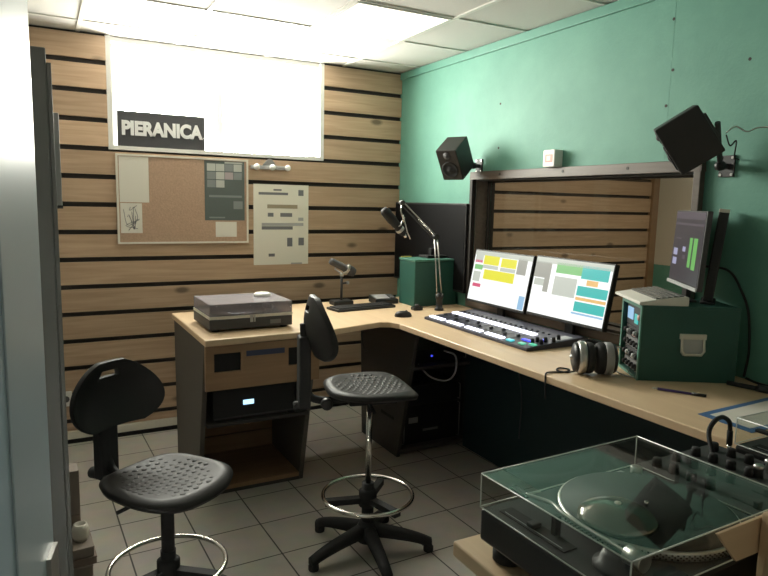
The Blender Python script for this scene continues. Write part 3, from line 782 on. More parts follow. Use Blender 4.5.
# local +x along the visible side, +y along the open front
cs = MB(); th_ = .014
cs.box(0, cd, 0, th_, 0, ch, 'casegreen').box(0, cd, cwid - th_, cwid, 0, ch, 'casegreen')
cs.box(0, cd, th_, cwid - th_, ch - th_, ch, 'casegreen').box(0, cd, th_, cwid - th_, 0, th_, 'casegreen').box(cd - th_, cd, th_, cwid - th_, th_, ch - th_, 'casegreen')
cs.build('case_shell', t)
e_ = MB()
e_.box(-.004, .002, -.003, .012, 0, ch + .003, 'casedge').box(-.004, .002, cwid - .012, cwid + .003, 0, ch + .003, 'casedge')
e_.box(-.004, .002, .012, cwid - .012, ch - .012, ch + .003, 'casedge').box(-.004, .002, .012, cwid - .012, 0, .010, 'casedge')
e_.box(.002, cd, -.003, .010, ch - .010, ch + .003, 'casegreen')
e_.build('case_edging', t, bevel=.001)
hm = MB()
hx = .205; hz = .150
hm.box(hx - .052, hx + .052, -.010, -.0, hz + .026, hz + .048, 'offwhite')
hm.prism([(hx - .047, hz + .026), (hx + .047, hz + .026), (hx + .045, hz - .028), (hx + .034, hz - .042), (hx - .034, hz - .042), (hx - .045, hz - .028)], -.004, 0, 'ltgrey', 'y')
hh = hm.build('handle_plate', t, bevel=.003)
MB().tube([(hx - .043, -.006, hz + .03), (hx - .043, -.016, hz - .020), (hx - .032, -.018, hz - .034), (hx + .032, -.018, hz - .034), (hx + .043, -.016, hz - .020), (hx + .043, -.006, hz + .03)], .005, 'offwhite', 8).build('handle_grip', hh)
# the equipment fitted in its open front
zz = [.016, .062, .108, .154, .2, .288]
labels = ['rack device fitted lowest in the open front of the green case', 'rack device fitted second lowest in the green case front', 'rack device with knobs at mid height in the green case front', 'rack device below the lit one in the green case front', 'rack device with glowing blue screen topmost in the green case']
W2 = t.matrix_basis.copy()
bpy.context.view_layer.update()
base = Matrix.Translation((-.455, -2.80, ZT)) @ Matrix.Rotation(hdg, 4, 'Z')
for i in range(5):
    o = base @ Vector((.02, cwid / 2, zz[i]))
    u = thing('rack_device', labels[i], 'rack equipment', tuple(o), hdg, 'equipment in the green rack case')
    hgt = zz[i + 1] - zz[i] - .002
    MB().box(.0, .30, -.098, .098, 0, hgt, 'charcoal').build('device_case', u)
    MB().box(-.006, 0, -.101, .101, .001, hgt - .001, ['grey', 'charcoal', 'grey', 'charcoal', 'charcoal'][i]).build('face_plate', u, bevel=.001)
    if i == 4:
        MB().box(-.009, -.006, .02, .085, .025, .075, 's_blue').build('lit_screen', u); MB().box(-.009, -.006, -.04, .0, .015, .055, 's_teal').build('lit_screen', u)
        MB().lathe([(.014, 0), (.012, .014), (.0001, .015)], 'red', 14, Matrix.Translation((-.006, -.075, .05)) @ Matrix.Rotation(-PI / 2, 4, 'Y')).build('dial', u)
    else:
        for k in range(5):
            yy = -.082 + k * .038 + (i % 2) * .008
            MB().lathe([(.011, 0), (.009, .016), (.0001, .017)], ['matte', 'ltgrey', 'matte', 'midgrey'][i] if k % 2 else 'matte', 12, Matrix.Translation((-.006, yy, hgt / 2)) @ Matrix.Rotation(-PI / 2, 4, 'Y')).build('dial', u)
        MB().box(-.0075, -.006, -.02, .02, .004, .010, 'red' if i == 3 else 'midgrey').build('face_marking', u)

# keyboard on the case, overhanging its front
o = base @ Vector((.102, .122, ch + .0035))
t = thing('keyboard', 'beige computer keyboard lying on the green rack case', 'keyboard', tuple(o), hdg)
MB().prism([(-.115, 0), (.078, 0), (.078, .036), (.062, .038), (-.06, .022), (-.115, .012)], -.124, .195, 'kbbody', 'y').build('keyboard_body', t, bevel=.003)
mk = MB()
for i in range(13):
    for j in range(5):
        x = -.05 + j * .0225; y = -.116 + i * .0232
        z = .0225 + (x + .06) / .122 * .016
        mk.box(x + .001, x + .0205, y + .001, y + .0215, z - .002, z + .006, 'key')
mk.build('keys', t)
# two screens on the case
t = thing('computer_monitor', 'dark mixer-screen monitor with green level bars on the rack case', 'monitor', (-.145, -2.75, ZT + ch + .0035), R(-37))
wm, hm_ = .385, .32
fx = Matrix.Translation((0, 0, .218)) @ Matrix.Rotation(R(3), 4, 'Y')
MB().box(-.004, .018, -wm / 2 - .008, wm / 2 + .008, -hm_ / 2, hm_ / 2, 'charcoal', fx).build('monitor_case', t, bevel=.003)
scr = MB().box(-.0055, -.004, -wm / 2, wm / 2 - .0, -hm_ / 2 + .018, hm_ / 2 - .006, 's_dark', fx).build('display', t)
def area(lst, mat):
    for u0, u1, v0, v1 in lst:
        MB().box(-.0063, -.0055, wm / 2 - u1 * wm, wm / 2 - u0 * wm, hm_ / 2 - .006 - v1 * .295, hm_ / 2 - .006 - v0 * .295, mat, fx).build('screen_area', scr)
area([(.60, .69, .36, .78), (.74, .86, .36, .80)], 's_meter'); area([(.06, .20, .54, .64), (.06, .20, .68, .78), (.38, .48, .50, .57)], 's_lilac'); area([(0, 1, 0, .10), (.0, 1, .16, .19), (.1, .3, .38, .40), (.4, .5, .62, .68)], 's_darker')
MB().box(-.010, -.004, -wm / 2 - .008, wm / 2 + .008, -hm_ / 2 - .002, -hm_ / 2 + .012, 'ltgrey', fx).build('lower_bezel', t, bevel=.001)
MB().box(.0, .018, -.03, .03, .008, .07, 'black').build('stand_neck', t)
MB().prism([(-.05, -.05), (-.03, -.08), (.03, -.08), (.03, .05), (-.05, .05)], 0, .008, 'black').build('stand_base', t, bevel=.002)
t = thing('slim_monitor', 'slim black monitor seen edge-on right of the dark mixer screen', 'monitor', (-.106, -2.836, ZT + ch + .0035), R(-56))
mt_ = Matrix.Rotation(R(5), 4, 'Y')
MB().box(-.019, .019, -.075, .075, .010, .385, 'black', mt_).build('monitor_case', t, bevel=.005)
MB().box(-.0195, .0195, -.078, -.045, .375, .389, 'offwhite', mt_).build('corner_cap', t, bevel=.002)
MB().box(-.026, .03, -.085, .08, 0, .009, 'matte').build('stand_base', t, bevel=.003)
m = MB(); m.tube(bez([(-.085, -2.78, 1.385), (-.02, -2.86, 1.37), (-.012, -2.92, 1.29), (-.014, -2.96, 1.20), (-.012, -2.975, 1.05), (-.02, -2.97, .94)], 10), .005, 'matte', 8)
tag(m.build('monitor_cable'), 'black cable running down the teal wall behind the slim monitor', 'cable')

# ------------------------------------------------------------------ headphones
t = thing('headphones', 'black and silver headphones standing on the desk by the green case', 'headphones', (-.55, -2.655, ZT), R(-34)); t.scale = (1.32, 1.32, 1.32)
def cup(sign):
    mtx = Matrix.Translation((sign * .027, 0, .0525)) @ Matrix.Rotation(sign * PI / 2, 4, 'Y')
    MB().lathe([(.026, -.022), (.046, -.022), (.050, -.014), (.050, .0), (.044, .004)], 'matte', 28, mtx).build('ear_pad', t)
    MB().lathe([(.050, .002), (.052, .005), (.052, .022), (.048, .026)], 'steel' if sign < 0 else 'midgrey', 28, mtx).build('cup_ring', t)
    MB().lathe([(.048, .026), (.044, .036), (.026, .042), (.0001, .043)], 'black', 28, mtx).build('ear_cup', t)
cup(-1); cup(1)
band = [(.078 * math.cos(a), -.02 + .0 , .052 + .0) for a in (0,)]
pts = [(.064 * math.cos(a), .0 + .085 * math.sin(a), .052 + .030 * math.sin(a)) for a in [PI * k / 18 for k in range(19)]]
m = MB()
for dz in (-.009, 0, .009): m.tube([(x, y, z + dz) for x, y, z in pts], .005, 'matte', 8)
m.build('headband', t)
for s in (-1, 1): MB().tube([(s * .064, .02, .056), (s * .070, .0, .053), (s * .066, -.01, .052)], .007, 'steel', 8).build('yoke', t)
m = MB(); z = ZT + .004
m.tube(bez([(-.60, -2.64, ZT + .02), (-.635, -2.60, z), (-.66, -2.56, z), (-.62, -2.53, z), (-.60, -2.57, z), (-.65, -2.59, z), (-.70, -2.57, z), (-.735, -2.575, z), (-.752, -2.59, z - .02), (-.756, -2.60, z - .10)], 8), .0035, 'matte', 8)
tag(m.build('headphone_cable'), 'thin black headphone lead looping off the front desk edge', 'cable')
m = MB(); m.tube(bez([(-.30, -2.60, ZT + .09), (-.42, -2.62, ZT + .075), (-.44, -2.66, ZT + .02), (-.45, -2.72, z), (-.43, -2.80, z)], 8), .003, 'ltgrey', 8)
tag(m.build('patch_cable'), 'thin grey cable curling out of the green case front', 'cable')
t = thing('jack_plug', 'black jack plug sticking out of the green case front', 'plug', (-.452, -2.625, ZT + .058))
MB().lathe([(.011, -.0), (.019, .004), (.019, .022), (.012, .026), (.006, .03), (.005, .10)], 'matte', 18, Matrix.Rotation(math.atan2(.03, .11), 4, 'Z') @ Matrix.Rotation(PI / 2, 4, 'Y')).build('plug_body', t)

# pens and paper on the right desk
def pen(label, p, q, barrel, cap):
    p = Vector(p); q = Vector(q); t = thing('pen', label, 'pen', tuple((p + q) / 2), math.atan2((q - p).y, (q - p).x))
    L_ = (q - p).length / 2
    MB().cyl((-L_ + .02, 0, 0), (L_ - .05, 0, 0), .0048, barrel, n=10).cyl((-L_, 0, 0), (-L_ + .02, 0, 0), .0012, 'steel', .0048, n=10).build('barrel', t)
    MB().cyl((L_ - .05, 0, 0), (L_, 0, 0), .0058, cap, n=10).build('pen_cap', t)
pen('purple pen with black cap on the desk before the green case', (-.508, -2.915, ZT + .006), (-.408, -3.075, ZT + .006), 'purple', 'black')
t = thing('marker', 'thick black marker on the desk right of the green case', 'marker', (-.16, -3.075, ZT + .012), R(-75))
MB().cyl((-.075, 0, 0), (.03, 0, 0), .009, 'matte').build('marker_barrel', t)
MB().cyl((.03, 0, 0), (.075, 0, 0), .0115, 'black').box(.035, .07, -.002, .002, .009, .016, 'charcoal').build('marker_cap', t)
m = MB(); m.tube(bez([(-.02, -2.98, ZT + .006), (-.05, -3.06, ZT + .005), (-.03, -3.16, ZT + .005), (-.03, -3.25, ZT + .005)], 8), .005, 'matte', 8)
tag(m.build('desk_cable'), 'black cable lying along the back of the right desk', 'cable')
t = thing('blue_folder', 'white sheet with a blue border on the right end of the desk', 'paper', (-.42, -3.30, ZT), R(0))
MB().prism([(-.195, .11), (-.205, -.085), (.25, -.085), (.25, .125)], 0, .002, 'blue').build('blue_sheet', t)
MB().prism([(-.165, .085), (-.172, -.06), (.225, -.06), (.225, .10)], .002, .003, 'paper').build('white_sheet', t)

# ------------------------------------------------------------------ front desk
t = thing('front_desk', 'light wood desk end in the foreground carrying the two clear turntables', 'desk', (0, 0, 0))
MB().box(-1.84, -.004, -4.30, -3.512, ZT - .034, ZT, 'worktop').build('worktop', t, bevel=.006, seg=3)
MB().box(-1.78, -1.755, -4.25, -3.55, 0, ZT - .036, 'carcass').build('support_panel', t)
MB().box(-1.755, -.02, -3.60, -3.575, .35, ZT - .036, 'carcass').build('rear_rail', t)
MB().box(-.05, -.02, -4.25, -3.60, 0, ZT - .036, 'carcass').build('support_panel', t)

def deck(label, loc, rz, disc=True):
    t = thing('dj_turntable', label, 'turntable', loc, rz)
    hx, hy = .2265, .1765
    for x in (-.185, .185):
        for y in (-.135, .135):
            MB().lathe([(.027, 0), (.031, .003), (.031, .020), (.022, .026), (.018, .036)], 'matte', 22, Matrix.Translation((x, y, 0))).build('foot', t)
    MB().box(-hx, hx, -hy, hy, .034, .098, 'black').build('plinth', t, bevel=.006)
    MB().box(-hx + .004, hx - .004, -hy + .004, hy - .004, .098, .1005, 'ttgrey').build('top_plate', t, bevel=.001)
    pc = Matrix.Translation((.038, 0, 0))
    p = MB().lathe([(.1655, .1015), (.166, .103), (.166, .114), (.1645, .117), (.161, .118), (.0001, .118)], 'steel', 64, pc).build('platter', t)
    m = MB()
    for r_ in (0, 1, 2):
        for k in range(110):
            a_ = 2 * PI * (k + .5 * r_) / 110
            m.box(-.0012, .0012, -.0015, .0015, -.0012, .0012, 'charcoal', pc @ Matrix.Rotation(a_, 4, 'Z') @ Matrix.Translation((.1662, 0, .1055 + r_ * .0035)))
    m.build('strobe_dots', p)
    MB().lathe([(.1605, .118), (.1605, .1195), (.0001, .1195)], 'slipmat', 64, pc).build('slipmat', t)
    MB().cyl((.038, 0, .1195), (.038, 0, .130), .0036, 'chrome', n=12).build('spindle', t)
    # pitch fader on the left-hand side seen from the door
    fd = MB().box(-.205, -.172, -.025, .145, .1005, .1025, 'matte').build('pitch_fader', t, bevel=.001)
    MB().box(-.200, -.177, .058, .075, .1025, .111, 'charcoal').build('fader_cap', fd, bevel=.002)
    MB().box(-.1995, -.198, -.015, .135, .1025, .1030, 'ltgrey').build('fader_scale', fd)
    # tonearm
    tx_, ty_ = -.158, -.098
    m = MB(); m.lathe([(.040, .1005), (.040, .108), (.030, .112), (.026, .126), (.016, .130), (.0001, .130)], 'black', 28, Matrix.Translation((tx_, ty_, 0)))
    ta = m.build('tonearm_base', t)
    MB().tube(bez([(tx_ - .004, ty_ - .02, .136), (tx_, ty_ + .02, .136), (tx_ + .004, ty_ + .12, .135), (tx_ + .018, ty_ + .17, .134), (tx_ + .010, ty_ + .205, .133), (tx_ + .004, ty_ + .225, .132)], 8), .0038, 'steel', 8).build('tonearm', t)
    MB().cyl((tx_ - .004, ty_ - .055, .136), (tx_ - .004, ty_ - .02, .136), .015, 'steel').build('counterweight', t)
    MB().box(tx_ - .005, tx_ + .013, ty_ + .22, ty_ + .265, .126, .134, 'matte').build('headshell', t, bevel=.002)
    MB().box(tx_ - .022, tx_ - .008, ty_ + .12, ty_ + .13, .1005, .138, 'matte').build('arm_rest', t)
    MB().lathe([(.013, .1005), (.013, .118), (.009, .120), (.0001, .120)], 'steel', 18, Matrix.Translation((.185, .14, 0))).build('strobe_tower', t)
    MB().box(.12, .165, .145, .165, .1005, .104, 'midgrey').build('start_button', t, bevel=.001)
    # dust cover, hinged along the side nearest the door
    c = cover(MB(), -hx, hx, -hy, hy, .101, .170, 'clear').build('dust_cover', t)
    ed = MB(); r_ = .0014
    P4 = [(-hx, -hy), (hx, -hy), (hx, hy), (-hx, hy)]
    for k in range(4):
        a_, b_ = P4[k], P4[(k + 1) % 4]
        ed.cyl((*a_, .1695), (*b_, .1695), r_, 'acrylic_edge', n=6); ed.cyl((*a_, .1015), (*b_, .1015), r_, 'acrylic_edge', n=6); ed.cyl((*a_, .1015), (*a_, .1695), r_, 'acrylic_edge', n=6)
    ed.build('cover_edge', c)
    for x in (-.13, .13): MB().box(x - .022, x + .022, -hy - .016, -hy - .001, .07, .125, 'matte').build('hinge', t, bevel=.002)
    return t
D1 = deck('nearest DJ turntable under a clear dust cover at bottom right', (-1.593, -3.750, ZT), R(1.8))
D2 = deck('second clear-covered turntable beyond the black mixer at the right frame edge', (-.80, -3.760, ZT), R(0))
# small disc lying on the slipmat
t = thing('shiny_disc', 'small shiny dark disc lying on the nearest turntable platter', 'disc', (-1.650, -3.762, ZT + .1200), R(0))
M['disc'] = plain('shiny_disc', (.20, .185, .17), .16, .9)
MB().lathe([(.070, 0), (.073, .004), (.070, .010), (.060, .0185), (.045, .0255), (.025, .0305), (.0001, .032)], 'disc', 48).build('disc_body', t)
MB().lathe([(.006, .031), (.006, .0335), (.0001, .0335)], 'offwhite', 14).build('disc_centre', t)

# mixer between the decks
t = thing('dj_mixer', 'black DJ mixer with knobs between the two clear-covered turntables', 'mixer', (-1.19, -3.715, ZT), R(1.5))
MB().box(-.155, .155, -.18, .18, .006, .085, 'black').build('mixer_case', t, bevel=.004)
MB().box(-.150, .150, -.175, .175, .085, .088, 'charcoal').build('mixer_panel', t)
feet(t, [(-.13, -.15), (.13, -.15), (-.13, .15), (.13, .15)], .014, .007)
for i in range(4):
    for j in range(4):
        x = -.11 + i * .073; y = .145 - j * .045
        MB().lathe([(.0115, .088), (.010, .106), (.0085, .108), (.0001, .108)], 'matte', 14, Matrix.Translation((x, y, 0))).build('dial', t)
m = MB()
for i in range(4): m.box(-.112 + i * .073, -.108 + i * .073, -.135, -.04, .088, .0886, 'matte')
m.build('fader_slot', t)
for i in range(4): MB().box(-.118 + i * .073, -.102 + i * .073, -.10 + .02 * (i % 2), -.088 + .02 * (i % 2), .088, .104, 'charcoal').build('fader_knob', t, bevel=.002)
for x, y in ((.045, -.005), (.10, .0)):
    MB().lathe([(.010, .088), (.010, .108), (.012, .109), (.012, .116), (.008, .119), (.0001, .119)], 'steel', 16, Matrix.Translation((x, y, 0))).build('silver_knob', t)
m = MB(); m.tube(bez([(-1.135, -3.60, 1.02), (-1.10, -3.56, 1.062), (-1.075, -3.555, 1.088), (-1.035, -3.55, 1.092), (-1.005, -3.55, 1.075), (-.998, -3.55, 1.05)], 8), .006, 'matte', 8)
m.cyl((-.998, -3.55, 1.05), (-.996, -3.55, 1.012), .0075, 'matte').cyl((-.996, -3.55, 1.012), (-.995, -3.552, .99), .0055, 'chrome', n=10)
m.tube(bez([(-.995, -3.552, .99), (-.985, -3.55, .96), (-.97, -3.55, ZT + .005)], 4), .005, 'matte', 8)
tag(m.build('jack_cable'), 'black cable arching over the mixer top with a silver plug', 'cable')

# wooden board leaning at the very front right
t = thing('wooden_box', 'pale wooden box against the nearest turntable at the lower right corner', 'wooden box', (-1.375, -4.082, ZT), 0)
FLAP = [(-1.659, 1.121), (-1.605, 1.062), (-1.5, 1.064), (-1.5, 1.127)]
bx_ = MB()
bx_.box(-.177, .177, .099, .117, 0, .205, 'worktopx').box(-.177, .177, -.117, -.099, 0, .205, 'worktopx')
bx_.box(-.177, -.159, -.099, .099, 0, .205, 'worktopx').box(.159, .177, -.099, .099, 0, .205, 'worktopx')
bx_.box(-.159, .159, -.099, .099, 0, .014, 'worktopx')
bx_.build('box_body', t, bevel=.003)
MB().prism([(FLAP[k][0] + 1.375, FLAP[k][1] - ZT) for k in range(4)], .1185, .124, 'worktopx', 'y').build('box_flap', t, bevel=.001)

# ------------------------------------------------------------------ drafting stools
def stool(label, loc, heading, seat_z, ring_z, back_z0, back_h, base_rot, back_off=.24, knob=.084):
    t = thing('drafting_chair', label, 'chair', loc, heading)          # faces local +x
    # seat: grid of a dished rounded shape
    def outline(u, v):   # u,v in -1..1
        sx = .205; sy = .213
        # superellipse map
        r = max(abs(u), abs(v))
        if r < 1e-6: return 0, 0
        ang = math.atan2(v, u); n = 2.9
        rr = (abs(math.cos(ang)) ** n + abs(math.sin(ang)) ** n) ** (-1 / n)
        return sx * r * rr * math.cos(ang), sy * r * rr * math.sin(ang) * (1 + .06 * math.cos(ang))
    N_ = 28; vs = []; fs = []
    for i in range(N_ + 1):
        for j in range(N_ + 1):
            u = -1 + 2 * i / N_; v = -1 + 2 * j / N_
            x, y = outline(u, v); r = max(abs(u), abs(v))
            z = -.012 * (1 - r * r) - .05 * max(0, x / .215 - .45) ** 2 + .02 * max(0, -x / .215 - .3) + .018 * (y / .225) ** 2 - .022 * max(0, r - .86) / .14
            vs.append((x, y, z))
    for i in range(N_):
        for j in range(N_): fs.append((i * (N_ + 1) + j, (i + 1) * (N_ + 1) + j, (i + 1) * (N_ + 1) + j + 1, i * (N_ + 1) + j + 1))
    n0 = len(vs)
    vs += [(x * .97, y * .97, z - .017) for x, y, z in vs[:n0]]
    fs += [tuple(n0 + k for k in reversed(f)) for f in fs[:N_ * N_]]
    rim = [i * (N_ + 1) for i in range(N_ + 1)] + [N_ * (N_ + 1) + j for j in range(1, N_ + 1)] + [i * (N_ + 1) + N_ for i in range(N_ - 1, -1, -1)] + [j for j in range(N_ - 1, 0, -1)]
    for k in range(len(rim)):
        a_, b_ = rim[k], rim[(k + 1) % len(rim)]; fs.append((a_, b_, n0 + b_, n0 + a_))
    sm_ = MB(); sm_.add([(x, y, z + seat_z) for x, y, z in vs], fs, 'seatpu', True)
    seat = sm_.build('seat', t)
    # raised lozenge pattern of the seat pad
    pm = MB()
    for i in range(-6, 7):
        for j in range(-6, 7):
            x = i * .030 + (.015 if j % 2 else 0); y = j * .031
            if (x / .165) ** 2 + (y / .172) ** 2 > 1.0 or x < -.15: continue
            r = min(.8, max(abs(x / .205), abs(y / .213)))
            z = seat_z - .012 * (1 - r * r) - .05 * max(0, x / .215 - .45) ** 2 + .02 * max(0, -x / .215 - .3) + .018 * (y / .225) ** 2
            pm.lathe([(.0135, -.0025), (.0105, .0010), (.0001, .0014)], 'seatpu', 10, Matrix.Translation((x, y, z)) @ Matrix.Diagonal((.78, 1.05, 1, 1)))
    pm.build('seat_studs', seat)
    MB().box(-.11, .11, -.075, .075, seat_z - .075, seat_z - .045, 'matte').build('seat_plate', t, bevel=.006)
    MB().cyl((-.02, -.06, seat_z - .062), (-.03, -.19, seat_z - .07), .007, 'matte').build('height_lever', t)
    # backrest: rounded panel, wide at mid height, with a grip slot near the top
    W_, K = .205, 22
    def bw(s):       # half width at height fraction s
        return W_ * (math.sin(PI * min(1, max(0, .06 + .90 * s)) ** .80) ** .55) * (1.0 - .04 * s)
    vs = []; fs = []; NV = 20
    slot = (.045, .80, .89)
    for side in (0, 1):
        for i in range(NV + 1):
            s_ = i / NV
            for j in range(K + 1):
                y = (-1 + 2 * j / K) * bw(s_)
                xx = -back_off + 1.9 * y * y - .035 * math.sin(PI * s_) - .02 * (s_ - .5) + (0 if side == 0 else -.026)
                vs.append((xx, y, back_z0 + s_ * back_h))
    def idx(sd, i, j): return sd * (NV + 1) * (K + 1) + i * (K + 1) + j
    def hole(i, j): return 15 <= i <= 16 and 8 <= j <= 13
    for i in range(NV):
        for j in range(K):
            if hole(i, j): 
                continue
            fs.append((idx(0, i, j), idx(0, i, j + 1), idx(0, i + 1, j + 1), idx(0, i + 1, j)))
            fs.append((idx(1, i, j), idx(1, i + 1, j), idx(1, i + 1, j + 1), idx(1, i, j + 1)))
            for (di, dj, e1, e2) in ((-1, 0, (i, j), (i, j + 1)), (1, 0, (i + 1, j + 1), (i + 1, j)), (0, -1, (i + 1, j), (i, j)), (0, 1, (i, j + 1), (i + 1, j + 1))):
                ni, nj = i + di, j + dj
                if ni < 0 or ni >= NV or nj < 0 or nj >= K or hole(ni, nj):
                    fs.append((idx(0, *e1), idx(1, *e1), idx(1, *e2), idx(0, *e2)))
    bmb = MB(); bmb.add(vs, fs, 'seatpu', True)
    bk = bmb.build('backrest', t, bevel=.004)
    # back post and its adjusting block
    MB().tube(bez([(-.06, 0, seat_z - .058), (-back_off + .02, 0, seat_z - .06), (-back_off - .045, 0, seat_z - .02), (-back_off - .055, 0, seat_z + .10), (-back_off - .065, 0, back_z0 + back_h * .55)], 8), .017, 'matte', 10).build('back_post', t)
    MB().box(-back_off - .088, -back_off - .036, -.04, .04, seat_z - .085, back_z0 + back_h * .35, 'matte').build('adjusting_block', t, bevel=.008)
    MB().lathe([(.022, 0), (.026, .006), (.026, .03), (.018, .036), (.0001, .036)], 'black', 18, Matrix.Translation((-back_off + .03, -.04, seat_z - .06)) @ Matrix.Rotation(PI / 2, 4, 'X')).build('tension_knob', t)
    MB().lathe([(.016, 0), (.022, .005), (.023, knob - .009), (.018, knob - .002), (.0001, knob)], 'matte', 18, Matrix.Translation((-back_off - .035, 0, seat_z - .072)) @ Matrix.Rotation(-PI / 2 - .12, 4, 'Y')).build('tilt_knob', t)
    # column
    MB().cyl((0, 0, .075), (0, 0, ring_z + .06), .028, 'matte', n=20).build('column_sleeve', t)
    MB().cyl((0, 0, ring_z + .06), (0, 0, seat_z - .075), .014 if seat_z > .7 else .024, 'chrome' if seat_z > .7 else 'matte', n=20).build('gas_column', t)
    # foot ring
    rp = [(.208 * math.cos(2 * PI * k / 56), .208 * math.sin(2 * PI * k / 56), ring_z) for k in range(56)]
    MB().tube(rp, .0095, 'chrome', 10, True).build('foot_ring', t)
    sp = MB()
    for k in range(3):
        a_ = base_rot + 2 * PI * k / 3; sp.box(.026, .20, -.018, .018, ring_z - .035, ring_z - .008, 'matte', Matrix.Rotation(a_, 4, 'Z'))
    sp.lathe([(.042, ring_z - .05), (.042, ring_z + .02), (.03, ring_z + .03)], 'matte', 22)
    sp.build('ring_bracket', t)
    # five-star base
    MB().lathe([(.045, .05), (.052, .06), (.05, .12), (.034, .15)], 'matte', 24).build('base_hub', t)
    for k in range(5):
        a_ = base_rot + 2 * PI * k / 5; mt = Matrix.Rotation(a_, 4, 'Z')
        mb = MB(); n_ = 9; vs = []; fs = []
        for i in range(n_):
            u = i / (n_ - 1); x = .03 + .275 * u; zt_ = .135 - .055 * u - .02 * u ** 4; hgt = .055 - .020 * u; ww = .027 - .007 * u
            for (dy, dz) in ((-ww, -hgt), (ww, -hgt), (ww, -.008), (ww * .6, 0), (-ww * .6, 0), (-ww, -.008)): vs.append((x, dy, zt_ + dz))
        for i in range(n_ - 1):
            for j in range(6): fs.append((i * 6 + j, i * 6 + (j + 1) % 6, (i + 1) * 6 + (j + 1) % 6, (i + 1) * 6 + j))
        fs.append(tuple(range(5, -1, -1))); fs.append(tuple((n_ - 1) * 6 + j for j in range(6)))
        mb.add(vs, fs, 'matte', True, mt); leg = mb.build('leg', t)
        MB().lathe([(.022, 0), (.024, .006), (.024, .022), (.016, .032), (.012, .05)], 'matte', 18, mt @ Matrix.Translation((.290, 0, 0))).build('foot', leg)
    return t
stool('black drafting chair nearest the door, backrest towards the slatted wall', (-2.195, -2.20, 0), R(-58), .612, .265, .752, .250, R(20), .275, .125)
stool('black drafting chair with a tall chrome column in front of the desk', (-1.272, -2.02, 0), R(-12), .802, .275, .945, .268, R(57), .24, .075)

# ------------------------------------------------------------------ cabinet and clutter by the left wall
t = thing('tall_cabinet', 'tall dark grey cabinet along the left wall behind the door', 'cabinet', (-2.645, -2.07, 0))
MB().box(-.108, .115, -.33, .33, 0.0, 2.04, 'cabgrey').build('cabinet_body', t, bevel=.004)
MB().box(.1155, .128, -.325, .325, .05, 2.0, 'cabgrey').build('cabinet_door', t, bevel=.002)
t = thing('notice_board', 'narrow light grey notice board hanging on the front of the tall cabinet', 'notice board', (-2.516, -1.78, 1.585))
MB().box(0, .030, -.04, .04, 0, .34, 'ltgrey').build('board_sheet', t, bevel=.002)
MB().box(0, .032, -.04, .04, -.012, 0, 'charcoal').build('lower_rail', t)
for i, (zz0, hh, dx, lab, mat) in enumerate([(0, .05, 0, 'flat grey-brown carton at the bottom of the floor stack', 'tan'), (.0505, .035, .01, 'dark brown carton second from the bottom of the floor stack', 'brownpaper'), (.086, .045, -.005, 'grey-brown carton on top of the floor stack', 'tan')]):
    t = thing('carton', lab, 'carton', (-2.525 + dx, -1.56, zz0), R(3 * i), 'cartons stacked by the tall cabinet')
    MB().box(-.10, .10, -.13, .13, 0, hh - .006, mat).build('carton_body', t, bevel=.003)
    MB().box(-.102, .102, -.132, .132, hh - .006, hh - .0005, mat).build('carton_lid', t, bevel=.002)
t = thing('white_cup', 'off-white round pot standing on the cartons by the cabinet', 'pot', (-2.465, -1.60, .1315))
MB().lathe([(.026, 0), (.034, .02), (.036, .05), (.028, .072), (.022, .074), (.02, .02), (.0001, .012)], 'offwhite', 24).build('pot_body', t)
t = thing('file_folder', 'upright grey-brown file folder on the cartons by the cabinet', 'folder', (-2.495, -1.51, .1315))
MB().box(-.035, .035, -.05, .05, 0, .30, 'tan').build('folder_body', t, bevel=.003)
MB().box(-.03, .03, -.0515, -.05, .04, .10, 'brownpaper').build('folder_label', t)
t = thing('binder', 'dark blue binder beside the grey-brown folder on the cartons', 'binder', (-2.555, -1.54, .1315))
MB().box(-.02, .022, -.05, .05, 0, .33, 'navy').build('binder_body', t, bevel=.003)
MB().box(-.012, .012, -.052, -.05, .16, .30, 'paper').build('spine_label', t)

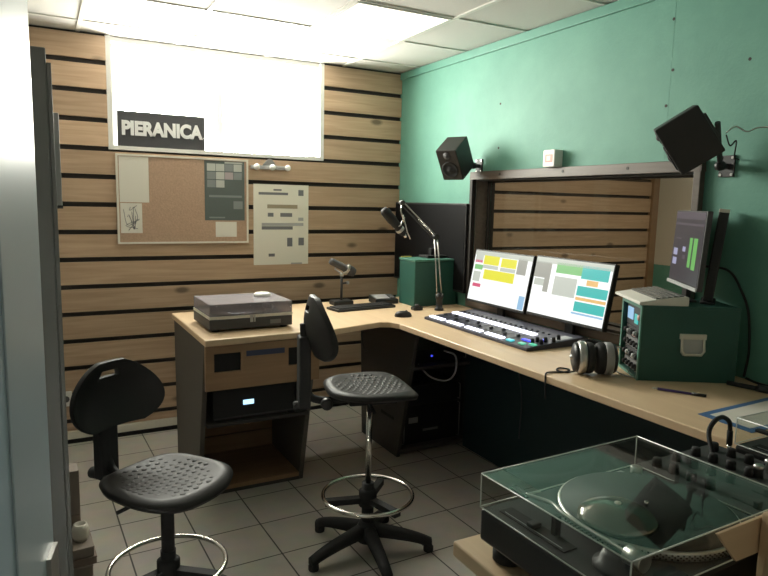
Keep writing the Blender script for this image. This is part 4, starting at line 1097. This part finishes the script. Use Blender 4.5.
# ------------------------------------------------------------------ light
wd = bpy.data.worlds.new('World'); S.world = wd; wd.use_nodes = True
bg = wd.node_tree.nodes['Background']; bg.inputs['Color'].default_value = (1., .955, .885, 1); bg.inputs['Strength'].default_value = 66.
def light(name, typ, loc, rot, **k):
    d = bpy.data.lights.new(name, typ)
    for a_, v in k.items(): setattr(d, a_, v)
    o = bpy.data.objects.new(name, d); COL.objects.link(o); o.location = loc; o.rotation_euler = rot
    return o
lp = light('window_portal', 'AREA', ((WX0 + WX1) / 2, .22, (WZ0 + H) / 2), (R(-90), 0, 0), shape='RECTANGLE', size=WX1 - WX0, size_y=H - WZ0)
lp.data.cycles.is_portal = True
# unseen lamp and housing, added to light the room beyond the glass
t = thing('ceiling_light', 'unseen ceiling lamp added to light the room beyond the studio window', 'light', (1.9, -1.6, H))
MB().box(-.3, .3, -.3, .3, -.02, 0, 'white').build('light_frame', t)
light('next_room_fill', 'AREA', (1.9, -1.6, H - .03), (0, 0, 0), shape='SQUARE', size=.6, energy=34, color=(1, .86, .68))

# ------------------------------------------------------------------ camera
f, yaw, pit, rol = 641.357, .4940, .1313, .0220
fw_ = Vector((math.sin(yaw) * math.cos(pit), math.cos(yaw) * math.cos(pit), -math.sin(pit)))
rt = Vector((math.cos(yaw), -math.sin(yaw), 0)); up = rt.cross(fw_)
r2_ = rt * math.cos(rol) + up * math.sin(rol); u2_ = -rt * math.sin(rol) + up * math.cos(rol)
cam = bpy.data.cameras.new('Camera'); co = bpy.data.objects.new('Camera', cam); COL.objects.link(co)
cam.sensor_fit = 'HORIZONTAL'; cam.sensor_width = 36; cam.lens = f / 768 * 36; cam.clip_start = .02
mt = Matrix((r2_, u2_, -fw_)).transposed().to_4x4(); mt.translation = (-2.5675, -4.5397, 1.6194)
co.matrix_world = mt; S.camera = co
S.view_settings.view_transform = 'Standard'; S.view_settings.look = 'None'; S.view_settings.gamma = 1; S.view_settings.use_curve_mapping = False
S.view_settings.exposure = 0.
S.cycles.max_bounces = 10; S.cycles.transparent_max_bounces = 16; S.cycles.use_denoising = True; S.cycles.sample_clamp_indirect = 6
